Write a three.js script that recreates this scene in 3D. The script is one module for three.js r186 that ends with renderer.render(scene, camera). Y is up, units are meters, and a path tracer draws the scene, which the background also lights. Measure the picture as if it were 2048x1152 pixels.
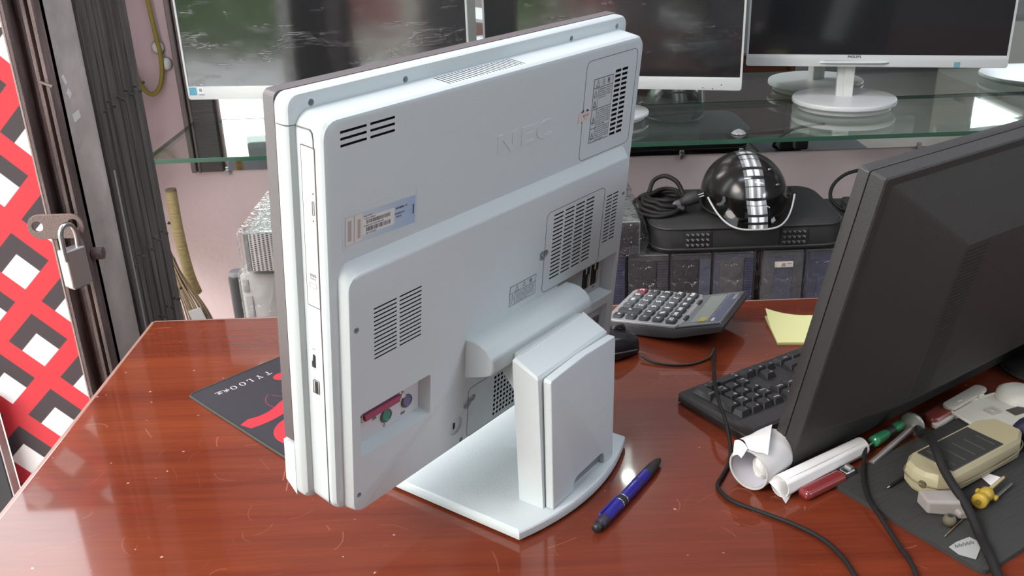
import * as THREE from 'three';
import { RoundedBoxGeometry } from 'three/addons/geometries/RoundedBoxGeometry.js';
import { mergeGeometries, mergeVertices, toCreasedNormals } from 'three/addons/utils/BufferGeometryUtils.js';
import { RectAreaLightUniformsLib } from 'three/addons/lights/RectAreaLightUniformsLib.js';
import { FontLoader } from 'three/addons/loaders/FontLoader.js';
import { TextGeometry } from 'three/addons/geometries/TextGeometry.js';
import { Brush, Evaluator, SUBTRACTION, ADDITION } from 'three-bvh-csg';

// ------------------------------------------------------------------ camera, sky, sun, lamps, exposure
const scene = new THREE.Scene();
const camera = new THREE.PerspectiveCamera(33.73, 2048 / 1152, 0.02, 200);
{
  const pitch = THREE.MathUtils.degToRad(23), roll = -0.035, c = Math.cos(pitch), s = Math.sin(pitch), cr = Math.cos(roll), sr = Math.sin(roll);
  const right = new THREE.Vector3(cr, sr * c, -sr * s), up = new THREE.Vector3(-sr, cr * c, -cr * s), back = new THREE.Vector3(0, s, c);
  camera.quaternion.setFromRotationMatrix(new THREE.Matrix4().makeBasis(right, up, back));
  camera.position.set(0, 1.35, 0);
}
scene.add(camera);
scene.background = new THREE.Color().setRGB(0.92, 0.97, 1.0);
scene.backgroundIntensity = 5.9;
const sun = new THREE.DirectionalLight(0xfff2ea, 2.0);          // hazy sun over the street
sun.position.set(-5, 5.2, 2.4); sun.target.position.set(-0.4, 0.8, -1.2);
sun.shadow.radius = 40;
scene.add(sun, sun.target);
RectAreaLightUniformsLib.init();
const renderer = new THREE.WebGLRenderer({ antialias: true });
renderer.toneMapping = THREE.LinearToneMapping;
renderer.toneMappingExposure = 1.0;
renderer.shadowMap.enabled = true;
const LAMP = 1;                                                   // strength factor of the unseen lamps

// ------------------------------------------------------------------ helpers
let seed = 7;
const rnd = () => { seed = (seed + 0x6d2b79f5) | 0; let t = Math.imul(seed ^ (seed >>> 15), 1 | seed); t = (t + Math.imul(t ^ (t >>> 7), 61 | t)) ^ t; return ((t ^ (t >>> 14)) >>> 0) / 4294967296; };
const rr = (a, b) => a + (b - a) * rnd();
const V = (x, y, z) => new THREE.Vector3(x, y, z);
const P = (a) => new THREE.Vector3(...a);
const font = await new FontLoader().loadAsync('fonts/droid/droid_sans_bold.typeface.json');
const names = {};
const numbered = (n) => { const k = names[n] = (names[n] ?? -1) + 1; return k ? n + '_' + String(k).padStart(3, '0') : n; };
function boxUV(g) {
  const p = g.attributes.position, n = g.attributes.normal, uv = new Float32Array(p.count * 2);
  for (let i = 0; i < p.count; i += 3) {
    const ax = Math.abs(n.getX(i) + n.getX(i + 1) + n.getX(i + 2)), ay = Math.abs(n.getY(i) + n.getY(i + 1) + n.getY(i + 2)), az = Math.abs(n.getZ(i) + n.getZ(i + 1) + n.getZ(i + 2));
    for (let k = i; k < i + 3 && k < p.count; k++) {
      const x = p.getX(k), y = p.getY(k), z = p.getZ(k);
      const [a, b] = ay >= ax && ay >= az ? [x, z] : ax >= az ? [z, y] : [x, y];
      uv[2 * k] = a; uv[2 * k + 1] = b;
    }
  }
  g.setAttribute('uv', new THREE.BufferAttribute(uv, 2)); return g;
}
function prep(g, keep) {
  let q = g.index ? g.toNonIndexed() : g.clone();
  if (!q.attributes.normal) q.computeVertexNormals();
  for (const k of Object.keys(q.attributes)) if (!['position', 'normal', 'uv'].includes(k)) q.deleteAttribute(k);
  if (!keep || !q.attributes.uv) boxUV(q);
  q.morphAttributes = {};
  return q;
}
function join(geos, keep) {
  const l = [geos].flat(9).map((g) => prep(g, keep));
  for (const g of l) g.clearGroups();
  return l.length > 1 ? mergeGeometries(l) : l[0];
}
function M(name, geos, mat, parent, keepUV) {
  const m = new THREE.Mesh(join(geos, keepUV), mat);
  m.name = name; m.castShadow = m.receiveShadow = true; parent.add(m); return m;
}
function thing(name, label, category, pos = [0, 0, 0], turn = 0, group) {
  const o = new THREE.Group(); o.name = numbered(name); o.position.set(...pos); o.rotation.y = turn;
  o.userData = { label, category }; if (group) o.userData.group = group; scene.add(o); return o;
}
function struct(name, geos, mat, keepUV) { const m = M(numbered(name), geos, mat, scene, keepUV); m.userData.kind = 'structure'; return m; }
function copy(o, label, pos, turn) { const c = o.clone(); c.name = numbered(o.name.replace(/_\d{3}$/, '')); c.userData = { ...o.userData, label }; if (pos) c.position.set(...pos); if (turn !== undefined) c.rotation.y = turn; scene.add(c); return c; }
const box = (x0, x1, y0, y1, z0, z1, r = 0.001, s = 2) => { const w = Math.abs(x1 - x0), h = Math.abs(y1 - y0), d = Math.abs(z1 - z0); return new RoundedBoxGeometry(w, h, d, s, Math.min(r, w / 2.05, h / 2.05, d / 2.05)).translate((x0 + x1) / 2, (y0 + y1) / 2, (z0 + z1) / 2); };
const cube = (x0, x1, y0, y1, z0, z1) => new THREE.BoxGeometry(Math.abs(x1 - x0), Math.abs(y1 - y0), Math.abs(z1 - z0)).translate((x0 + x1) / 2, (y0 + y1) / 2, (z0 + z1) / 2);
function rod(a, b, r, r2 = r, seg = 14) {
  a = Array.isArray(a) ? P(a) : a; b = Array.isArray(b) ? P(b) : b; const d = b.clone().sub(a), g = new THREE.CylinderGeometry(r2, r, d.length(), seg);
  g.applyQuaternion(new THREE.Quaternion().setFromUnitVectors(V(0, 1, 0), d.normalize())); return g.translate((a.x + b.x) / 2, (a.y + b.y) / 2, (a.z + b.z) / 2);
}
function spun(profile, a, b, seg = 20) {                          // lathe of [radius, distance] from a towards b
  a = P(a); b = P(b); const d = b.clone().sub(a).normalize(), g = new THREE.LatheGeometry(profile.map(([r, t]) => new THREE.Vector2(r, t)), seg);
  g.applyQuaternion(new THREE.Quaternion().setFromUnitVectors(V(0, 1, 0), d)); return g.translate(a.x, a.y, a.z);
}
const tube = (pts, r, n = 60, rad = 8, closed = false) => new THREE.TubeGeometry(new THREE.CatmullRomCurve3(pts.map((p) => (Array.isArray(p) ? P(p) : p)), closed, 'centripetal'), n, r, rad, closed);
const poly = (pts) => new THREE.Shape(pts.map(([x, y]) => new THREE.Vector2(x, y)));
const ext = (shape, d, b = 0, seg = 2, cs = 10) => new THREE.ExtrudeGeometry(shape, { depth: d, bevelEnabled: b > 0, bevelThickness: b, bevelSize: b, bevelOffset: -b, bevelSegments: seg, curveSegments: cs });
function rrect(u0, u1, v0, v1, r, k = 5) {
  const o = []; r = Math.min(r, (u1 - u0) / 2.01, (v1 - v0) / 2.01);
  for (const [cx, cy, a] of [[u1 - r, v0 + r, -Math.PI / 2], [u1 - r, v1 - r, 0], [u0 + r, v1 - r, Math.PI / 2], [u0 + r, v0 + r, Math.PI]]) for (let i = 0; i <= k; i++) { const t = a + (i / k) * Math.PI / 2; o.push([cx + r * Math.cos(t), cy + r * Math.sin(t)]); }
  return o;
}
function loft(loops) {                                            // loops of 3D points, same count, first cap faces back, last cap faces forward
  const n = loops[0].length, pos = [], idx = [];
  for (const l of loops) for (const p of l) pos.push(...p);
  for (let a = 0; a < loops.length - 1; a++) for (let i = 0; i < n; i++) { const j = (i + 1) % n, p = a * n + i, q = a * n + j; idx.push(p, q, q + n, p, q + n, p + n); }
  for (const [at, flip] of [[0, true], [loops.length - 1, false]]) {
    const c = [0, 0, 0]; loops[at].forEach((p) => p.forEach((x, k) => (c[k] += x / n))); pos.push(...c); const ci = pos.length / 3 - 1;
    for (let i = 0; i < n; i++) { const j = (i + 1) % n; flip ? idx.push(at * n + j, at * n + i, ci) : idx.push(at * n + i, at * n + j, ci); }
  }
  const g = new THREE.BufferGeometry(); g.setAttribute('position', new THREE.Float32BufferAttribute(pos, 3)); g.setIndex(idx); g.computeVertexNormals();
  g.setAttribute('uv', new THREE.Float32BufferAttribute(new Float32Array((pos.length / 3) * 2), 2)); return g;
}
const crease = (g, a = 0.6) => toCreasedNormals(g, a);
const slab3 = (rects, r) => loft(rects.map(([u0, u1, v0, v1, n]) => rrect(u0, u1, v0, v1, r).map(([u, v]) => [u, v, n])));
function plate(u0, u1, v0, v1, n0, n1, r, e = 0.001) { return crease(slab3([[u0, u1, v0, v1, n0], [u0, u1, v0, v1, n1 - e], [u0 + e * 0.3, u1 - e * 0.3, v0 + e * 0.3, v1 - e * 0.3, n1 - e * 0.3], [u0 + e, u1 - e, v0 + e, v1 - e, n1]], r)); }
function ring(u0, u1, v0, v1, r, w, n, d = 0.00025) { const s = poly(rrect(u0, u1, v0, v1, r)); s.holes.push(new THREE.Path(rrect(u0 + w, u1 - w, v0 + w, v1 - w, Math.max(r - w, 1e-4)).map(([x, y]) => new THREE.Vector2(x, y)))); return ext(s, d).translate(0, 0, n); }
const flat = (u0, u1, v0, v1, n) => new THREE.PlaneGeometry(u1 - u0, v1 - v0).translate((u0 + u1) / 2, (v0 + v1) / 2, n);
const text = (s, size, depth, x, y, z, centre) => { const g = new TextGeometry(s, { font, size, depth, curveSegments: 4, bevelEnabled: false }); g.computeBoundingBox(); return g.translate(x - (centre ? g.boundingBox.max.x / 2 : 0), y - (centre ? g.boundingBox.max.y / 2 : 0), z); };

// ------------------------------------------------------------------ textures
function noiseGrid(n, s) { const a = new Float32Array(n * n); let q = s; for (let i = 0; i < a.length; i++) { q = (q * 1664525 + 1013904223) >>> 0; a[i] = q / 4294967296; } return a; }
const NG = noiseGrid(256, 99);
const vnoise = (x, y, px, py) => { const xi = Math.floor(x), yi = Math.floor(y), fx = x - xi, fy = y - yi, sx = fx * fx * (3 - 2 * fx), sy = fy * fy * (3 - 2 * fy), w = (a, m) => ((a % m) + m) % m, g = (i, j) => NG[(w(j, py) & 255) * 256 + (w(i, px) & 255)]; const a = g(xi, yi), b = g(xi + 1, yi), c = g(xi, yi + 1), d = g(xi + 1, yi + 1); return a + (b - a) * sx + (c - a) * sy + (a - b - c + d) * sx * sy; };
const fbm = (u, v, fx, fy, o = 4) => { let t = 0, a = 0.5, s = 0; for (let i = 0; i < o; i++) { t += a * vnoise(u * fx + i * 17.3, v * fy + i * 7.7, Math.max(1, fx), Math.max(1, fy)); s += a; a *= 0.55; fx *= 2; fy *= 2; } return t / s; };
function dataTex(w, h, f, srgb, rx = 1, ry = 1) {
  const d = new Uint8Array(w * h * 4);
  for (let j = 0; j < h; j++) for (let i = 0; i < w; i++) { const c = f(i / w, j / h), k = 4 * (j * w + i); const a = Array.isArray(c) ? c : [c, c, c]; for (let q = 0; q < 3; q++) d[k + q] = Math.max(0, Math.min(255, a[q] * 255)); d[k + 3] = 255; }
  const t = new THREE.DataTexture(d, w, h); t.wrapS = t.wrapT = THREE.RepeatWrapping; t.magFilter = THREE.LinearFilter; t.minFilter = THREE.LinearMipmapLinearFilter; t.generateMipmaps = true;
  if (srgb) t.colorSpace = THREE.SRGBColorSpace; t.repeat.set(rx, ry); t.needsUpdate = true; return t;
}
function canvasTex(w, h, draw) { const c = document.createElement('canvas'); c.width = w; c.height = h; draw(c.getContext('2d'), w, h); const t = new THREE.CanvasTexture(c); t.colorSpace = THREE.SRGBColorSpace; return t; }
const grain = dataTex(256, 256, (u, v) => fbm(u, v, 64, 64, 2), false, 12, 12);
const fineGrain = dataTex(256, 256, (u, v) => fbm(u, v, 96, 96, 2), false, 25, 25);
const crumple = dataTex(512, 512, (u, v) => { const a = fbm(u, v, 6, 6, 5); return Math.abs(a - 0.5) * 2.4; }, false, 4, 4);
const streaks = dataTex(512, 512, (u, v) => { const a = fbm(u + 0.08 * fbm(u, v, 3, 3, 2), v, 4, 40, 4); return Math.pow(Math.abs(a - 0.5) * 2, 0.7); }, false, 3, 3);
const wallMap = dataTex(512, 512, (u, v) => { const a = fbm(u, v, 5, 5, 5), b = fbm(u + 0.3, v, 2, 2, 3); const k = 0.9 + 0.12 * a - 0.1 * (b - 0.5); return [0.83 * k, 0.735 * k, 0.745 * k]; }, true, 0.7, 0.7);
const concreteMap = dataTex(512, 512, (u, v) => { const a = fbm(u, v, 6, 6, 6), b = fbm(u + 0.5, v + 0.2, 3, 2, 3), k = 0.98 + 0.35 * (a - 0.5) + 0.4 * (b - 0.5); return [0.80 * k, 0.765 * k, 0.74 * k]; }, true, 1.6, 1.6);
const rustMap = dataTex(512, 512, (u, v) => { const a = fbm(u, v, 14, 6, 5), b = fbm(u, v + 0.4, 40, 10, 3), k = 0.75 + 0.6 * (a - 0.5) + 0.3 * (b - 0.5); return [0.57 * k, 0.49 * k, 0.48 * k]; }, true, 4, 1.5);
const gateMap = dataTex(512, 512, (u, v) => { const a = fbm(u, v, 20, 5, 5), b = fbm(u, v + 0.4, 60, 4, 3), k = 0.8 + 0.7 * (a - 0.5) + 0.4 * (b - 0.5); return [0.42 * k, 0.395 * k, 0.385 * k]; }, true, 4, 1.5);
const sandMap = dataTex(512, 512, (u, v) => { const a = fbm(u, v, 8, 8, 6), b = fbm(u + 0.2, v, 3, 3, 3), k = 0.85 + 0.5 * (a - 0.5) + 0.3 * (b - 0.5); return [0.80 * k, 0.765 * k, 0.71 * k]; }, true, 0.5, 0.5);

// desk veneer: long reddish grain along x, with dust, chips and scratches
const DESK = { x0: -0.553, x1: 1.15, z0: -1.333, z1: -0.42 };
const woodTex = canvasTex(2048, 1100, (g, w, h) => {
  const im = g.createImageData(w, h);
  for (let j = 0; j < h; j++) for (let i = 0; i < w; i++) {
    const u = i / w, v = j / h, wob = 0.012 * fbm(u, v, 6, 3, 2);
    const band = fbm(u * 0.5, v + wob, 3, 26, 3), fine = fbm(u, v + wob, 24, 260, 3), blot = fbm(u, v, 5, 4, 3);
    let k = 0.86 + 0.22 * (band - 0.5) + 0.15 * (fine - 0.5) + 0.2 * (blot - 0.5);
    const q = 4 * (j * w + i), hue = 0.5 * (band - 0.5);
    im.data[q] = Math.min(255, 130 * k + 12 * hue); im.data[q + 1] = Math.min(255, 57 * k + 22 * hue); im.data[q + 2] = Math.min(255, 34 * k + 6 * hue); im.data[q + 3] = 255;
  }
  g.putImageData(im, 0, 0);
  const X = (x) => (x - DESK.x0) / (DESK.x1 - DESK.x0) * w, Z = (z) => (z - DESK.z0) / (DESK.z1 - DESK.z0) * h;
  for (let n = 0; n < 230; n++) { const x = X(rr(-0.55, 0.5)), z = Z(rr(-1.33, -0.62)); g.strokeStyle = `rgba(235,205,195,${rr(0.05, 0.28)})`; g.lineWidth = rr(0.5, 1.3); const a = rr(0, 6.28), l = rr(6, 46), b = rr(-0.9, 0.9); g.beginPath(); g.moveTo(x, z); g.quadraticCurveTo(x + l * 0.5 * Math.cos(a + b), z + l * 0.5 * Math.sin(a + b), x + l * Math.cos(a), z + l * Math.sin(a)); g.stroke(); }
  for (let n = 0; n < 150; n++) { const x = X(rr(-0.55, 0.6)), z = Z(rr(-1.33, -0.62)), r = rr(0.6, 2.2); g.fillStyle = `rgba(240,215,205,${rr(0.3, 0.85)})`; g.beginPath(); g.ellipse(x, z, r, r * rr(0.4, 1), rr(0, 3), 0, 6.3); g.fill(); }
  for (const [x, z, l, a] of [[-0.315, -1.32, 0.12, 1.35], [-0.30, -1.32, 0.12, 1.33], [-0.265, -0.94, 0.05, 1.5], [-0.258, -0.93, 0.06, 1.5], [0.19, -1.11, 0.12, 0.05], [0.19, -1.105, 0.1, 0.05]]) { g.strokeStyle = 'rgba(235,200,180,0.4)'; g.lineWidth = 1.2; g.beginPath(); g.moveTo(X(x), Z(z)); g.lineTo(X(x) + l * 1200 * Math.cos(a), Z(z) + l * 1200 * Math.sin(a)); g.stroke(); }
  for (const [x, z, r] of [[-0.40, -0.845, 16], [-0.455, -0.86, 6]]) { g.fillStyle = 'rgba(105,38,26,0.4)'; g.beginPath(); g.ellipse(X(x), Z(z), r * 1.9, r * 0.9, 0.1, 0, 6.3); g.fill(); }  // soft dark ellipses: uneven reflection painted into the veneer
});
const deskRough = dataTex(1024, 512, (u, v) => { const a = fbm(u, v, 12, 8, 5), b = fbm(u, v, 40, 30, 3); return 0.16 + 0.22 * Math.max(0, a - 0.42) + 0.1 * Math.max(0, b - 0.5); });

// ------------------------------------------------------------------ materials
const lin = (r, g, b) => new THREE.Color().setRGB(r, g, b);
const mat = (color, roughness, o = {}) => new THREE.MeshPhysicalMaterial({ color: Array.isArray(color) ? lin(...color) : color, roughness, ...o });
const plastic = mat([0.60, 0.655, 0.672], 0.5, { bumpMap: grain, bumpScale: 0.00012 });
const plasticSeam = mat([0.16, 0.16, 0.17], 0.8);
const slotDark = mat([0.018, 0.02, 0.022], 0.8);
const bezelGrey = mat([0.13, 0.115, 0.12], 0.45, { bumpMap: grain, bumpScale: 0.0001 });
const bezelSilver = mat([0.60, 0.61, 0.63], 0.4);
const steel = mat([0.55, 0.55, 0.56], 0.28, { metalness: 1 });
const brassDull = mat([0.42, 0.40, 0.38], 0.45, { metalness: 0.9 });
const blackPlastic = mat([0.020, 0.020, 0.022], 0.42, { bumpMap: grain, bumpScale: 0.0001 });
const blackRough = mat([0.024, 0.023, 0.024], 0.6, { bumpMap: fineGrain, bumpScale: 0.0003 });
const cableBlack = mat([0.014, 0.0125, 0.0125], 0.6, { specularIntensity: 0.5 });
const whitePlastic = mat([0.63, 0.635, 0.63], 0.32);
const wallMat = mat(0xffffff, 0.92, { map: wallMap, bumpMap: crumple, bumpScale: 0.0008 });
const concrete = mat(0xffffff, 0.95, { map: concreteMap, bumpMap: crumple, bumpScale: 0.0015 });
const rust = mat(0xffffff, 0.7, { map: rustMap, bumpMap: grain, bumpScale: 0.0006 });
const gateMetal = mat(0xffffff, 0.6, { map: gateMap, bumpMap: grain, bumpScale: 0.0006 });
const paper = mat([0.80, 0.79, 0.78], 0.8, { side: THREE.DoubleSide });
const screenGlass = mat([0.018, 0.018, 0.02], 0.10, { clearcoat: 1, clearcoatRoughness: 0.06 });
const filmBump = dataTex(512, 512, (u, v) => { const a = fbm(u, v, 3, 3, 3), m = Math.max(0, fbm(u + 0.4, v + 0.1, 4, 9, 3) - 0.6) * 4, st = Math.pow(Math.abs(fbm(u + 0.05 * a, v, 10, 60, 3) - 0.5) * 2, 0.8); return 0.35 * a + 0.5 * Math.min(1, m) * st; }, false, 2.2, 2.2);
const film = mat([1, 1, 1], 0.1, { transmission: 1, thickness: 0, ior: 1.45, bumpMap: filmBump, bumpScale: 0.0035, side: THREE.DoubleSide });
const wrap = mat([1, 1, 1], 0.2, { transmission: 1, thickness: 0, ior: 1.45, bumpMap: crumple, bumpScale: 0.011, side: THREE.DoubleSide });
const glassGreen = mat([0.90, 0.965, 0.93], 0.02, { transmission: 1, thickness: 0, ior: 1.5 });
const printMat = (t, rough = 0.6) => { const m = mat(0xffffff, rough, { map: t }); return m; };

// ------------------------------------------------------------------ the setting
const T = 0.75, WALL = -2.5;
const floorMap = dataTex(256, 256, (u, v) => { const k = 0.5 + 0.2 * fbm(u, v, 6, 6, 4); return [k, 0.95 * k, 0.9 * k]; }, true, 0.6, 0.6);
struct('floor', cube(-1.0, 3.2, -0.12, 0, WALL, 2.0), mat(0xffffff, 0.5, { map: floorMap }));
struct('ceiling', cube(-1.15, 3.3, 2.9, 3.05, -2.65, 3.5), mat([0.4, 0.4, 0.4], 0.9));
struct('wall_back', cube(-1.12, 3.3, -0.12, 3.05, -2.65, WALL), wallMat);
struct('wall_right', cube(3.15, 3.3, 0, 2.9, WALL, 2.0), mat([0.34, 0.32, 0.31], 0.9));
struct('unseen_wall_front', cube(-1.6, 3.3, -0.06, 2.9, 1.95, 2.1), mat([0.10, 0.095, 0.10], 0.9));  // out of view, dark so that the screens mirror a dark area
struct('unseen_wall_left', cube(-1.15, -0.75, 2.8, 2.9, WALL, 1.95), wallMat);  // unseen lintel over the opening, set high to let sky light in
struct('ground', cube(-40, -1.0, -0.3, -0.06, -30, 40), mat(0xffffff, 0.95, { map: sandMap }));
struct('ledge', box(-0.75, 1.6, 0, 0.30, -2.49, -1.9, 0.004), mat([0.25, 0.2, 0.17], 0.7));
const pillar = struct('pillar', box(-0.745, -0.69, -0.06, 2.5, -1.60, -1.457, 0.006), concrete);
pillar.name = 'pillar';
for (const [y, z, w, h, t] of [[1.091, -1.507, 0.008, 0.016, 0.5], [1.068, -1.514, 0.012, 0.013, 0.7], [1.030, -1.523, 0.027, 0.013, 0.12]]) { const g = plate(-w / 2, w / 2, -h / 2, h / 2, 0, 0.0006, 0.001, 0.0002).rotateZ(t).rotateY(Math.PI / 2).translate(-0.69, y, z); M('paper_scrap', g, paper, pillar); }

// red lattice poster on the pillar's street face (flat print)
const latticeTex = (w, h, px, top = 1.85) => canvasTex(w, h, (g) => {
  g.fillStyle = '#d0303d'; g.fillRect(0, 0, w, h);
  // metric: px pixels per metre; the period of the lattice is 0.0985 m on the diagonal axes
  const per = 0.1012 * px, hole = 0.0702 * px, s = Math.SQRT1_2, x0 = (-0.805 + 0.903) * px, y0 = (top - 0.5725) * px;
  for (let a = -60; a < 60; a++) for (let b = -60; b < 60; b++) {
    const cx = x0 + (a - b) * per * s, cy = y0 + (a + b) * per * s; if (cx < -2 * per || cx > w + 2 * per || cy < -2 * per || cy > h + 2 * per) continue;
    const q = (f, t, col) => { g.fillStyle = col; g.beginPath(); const bx = cx, by = cy + 2 * hole * s; g.moveTo(bx, by); g.lineTo(bx + f * hole * s, by - f * hole * s); g.lineTo(bx, by - 2 * f * hole * s); g.lineTo(bx - f * hole * s, by - f * hole * s); g.fill(); };
    q(1, 0, '#3d333a'); q(0.63, 0, '#ffffff');
  }
});
const poster = thing('lattice_poster', 'red lattice poster with black and white squares on the concrete pillar', 'poster', [-0.81, 0, -1.4590]);
M('printed_sheet', box(-0.093, 0.093, -0.05, 1.18, -0.006, 0.0015, 0.0005), mat([0.8, 0.8, 0.8], 0.5), poster);
M('print', flat(-0.093, 0.093, -0.05, 1.18, 0.0018), printMat(latticeTex(186, 1230, 1000, 1.18), 0.4), poster, true);
{ // the poster's partner across the doorway, seen only mirrored in the screens
  const p2 = thing('lattice_poster', 'red lattice poster facing the monitors, seen mirrored in their dark screens', 'poster', [-3.34, 0, 5.5], Math.PI);
  M('printed_sheet', box(-0.32, 0.32, -0.05, 2.0, -0.006, 0.0015, 0.0005), mat([0.8, 0.8, 0.8], 0.5), p2);
  M('print', flat(-0.32, 0.32, 0.0, 1.95, 0.0018), printMat(latticeTex(320, 975, 500), 0.4), p2, true);
  struct('unseen_wall_left', cube(-1.12, -1.0, 0.55, 2.8, WALL, -2.0), wallMat); struct('pillar', cube(-3.86, -3.68, -0.06, 3.2, 5.5, 5.7), mat([0.62, 0.55, 0.52], 0.9));  // unseen wall piece, placed to keep daylight off the back wall's left end
}
// steel gate post with hasp and padlock
const post = thing('gate_post', 'rusty brown steel gate post in front of the concrete pillar', 'gate post', [-0.69, -0.06, -1.44]);
M('channel', [box(-0.028, -0.022, 0, 2.5, -0.018, 0.026, 0.001), box(-0.022, 0.016, 0, 2.5, -0.018, -0.006, 0.001), box(-0.004, 0.002, 0, 2.5, -0.008, 0.012, 0.001), box(0.010, 0.016, 0, 2.5, -0.018, 0.018, 0.001), rod([-0.011, 0, -0.004], [-0.011, 2.5, -0.004], 0.006), rod([0.006, 0, -0.004], [0.006, 2.5, -0.004], 0.005)], rust, post);
M('edge_strip', box(-0.0305, -0.0275, 0, 2.5, 0.014, 0.027, 0.0008), mat([0.36, 0.27, 0.25], 0.6, { bumpMap: grain, bumpScale: 0.0006 }), post);  // flange lip, its bright edge light put into the paler colour
{ const s = poly(rrect(-0.062, 0.026, 0.922, 0.962, 0.02, 8)); for (const [x, y] of [[-0.046, 0.943], [0.010, 0.945]]) { const h = new THREE.Path(); h.absellipse(x, y, 0.0085, 0.0085, 0, Math.PI * 2); s.holes.push(h); } M('hasp', ext(s, 0.003, 0.0008).translate(0, 0, 0.026), mat([0.20, 0.145, 0.135], 0.6, { metalness: 0.3, bumpMap: grain, bumpScale: 0.0006 }), post); }
M('bolt', rod([0.018, 0.885, 0.0], [0.034, 0.885, 0.0], 0.010), rust, post);
M('nail', rod([0.0, 1.163, 0.012], [0.026, 1.158, 0.03], 0.0022), rust, post);
{
  const pl = thing('padlock', 'steel padlock hanging open from the hasp on the gate post', 'padlock', [-0.684, 0.79, -1.395], 1.0);
  M('lock_body', [box(-0.018, 0.018, 0, 0.062, -0.011, 0.011, 0.003)], mat([0.62, 0.60, 0.60], 0.33, { metalness: 0.85, bumpMap: grain, bumpScale: 0.0002 }), pl);
  M('base_cap', box(-0.014, 0.014, -0.003, 0.001, -0.008, 0.008, 0.001), steel, pl);
  M('shackle', tube([[0.011, 0.055, 0], [0.012, 0.085, 0], [0.006, 0.098, 0], [-0.004, 0.1, 0], [-0.013, 0.092, 0.002], [-0.016, 0.07, 0.004], [-0.017, 0.046, 0.006]].map(([x, y, z]) => [x, y, z + 0.002]), 0.0042, 40, 10), steel, pl);
}
// folded collapsible gate: each slat a part
{
  const gate = thing('folding_gate', 'dark folded steel gate of upright corrugated slats beside the pillar', 'gate', [-0.69, -0.06, -1.59]);
  const sh = []; const N = 10, w = 0.0216;
  const prof = poly([[0, 0], [0.0035, 0.011], [0.009, 0.0135], [0.0145, 0.011], [0.0185, 0.001], [0.0185, -0.004], [0, -0.004]]);
  for (let i = 0; i < N; i++) {
    const g = ext(prof, 2.45, 0.0006, 1).rotateX(-Math.PI / 2).rotateY(Math.PI / 2).translate(rr(-0.002, 0.003), 0, -i * w);   // profile: z backwards, bulge towards the room
    M(i ? 'slat_' + String(i).padStart(3, '0') : 'slat', g, gateMetal, gate);
  }
  for (const y of [0.32, 0.66, 0.80, 1.08, 1.5]) { const pts = []; for (let i = 0; i < N; i++) M('rivet', rod([0.012, y + 0.012 * (i % 2) + rr(-0.004, 0.004), -i * w - 0.012], [0.0165, y + 0.012 * (i % 2), -i * w - 0.012], 0.0035, 0.002, 8), gateMetal, gate); }
  for (const y of [0.4, 1.15]) M('cross_bar', box(-0.014, -0.004, y, y + 0.02, -N * w, 0, 0.002), gateMetal, gate);
  M('worn_edge', box(0.012, 0.0145, 0.62, 0.98, -0.003, -0.0012, 0.0005), mat([0.5, 0.48, 0.46], 0.6), gate);
}
{ const b = thing('dark_board', 'dark glossy board with a pale edge leaning left of the lattice poster', 'board', [-0.893, -0.06, -1.42]); M('board', box(-0.42, -0.005, 0, 0.645, -0.02, 0.0, 0.003), mat([0.03, 0.03, 0.04], 0.4), b); M('edge', box(-0.0042, -0.0012, 0, 0.645, -0.02, 0.001, 0.0008), mat([0.5, 0.47, 0.46], 0.5), b); }

// ------------------------------------------------------------------ wall mirror, shelf
{
  const mir = thing('wall_mirror', 'large wall mirror in a dark wooden frame behind the glass shelf', 'mirror', [0.75, 0.665, WALL]);
  M('mirror_glass', cube(-1.50, 1.55, 0, 0.80, 0.004, 0.008), mat([0.86, 0.90, 0.88], 0.015, { metalness: 1 }), mir);
  const fr = mat([0.055, 0.045, 0.042], 0.45, { bumpMap: streaks, bumpScale: 0.001 });
  M('frame', [box(-1.582, -1.512, 0, 0.83, 0, 0.02, 0.004)], fr, mir);  // real frame, widened to stand in for a dark strip reflected beside it
  M('moulding', [box(-1.597, -1.583, 0, 0.83, 0, 0.026, 0.004), rod([-1.575, 0, 0.02], [-1.575, 0.83, 0.02], 0.004)], mat([0.16, 0.13, 0.12], 0.5), mir);
  for (const x of [-1.505, -0.28, -0.12, 0.36, 0.44]) M('clip', [box(x - 0.006, x + 0.006, -0.012, 0.012, 0.0, 0.012, 0.002), rod([x, -0.002, 0.01], [x, -0.002, 0.016], 0.005)], steel, mir);
}
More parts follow.
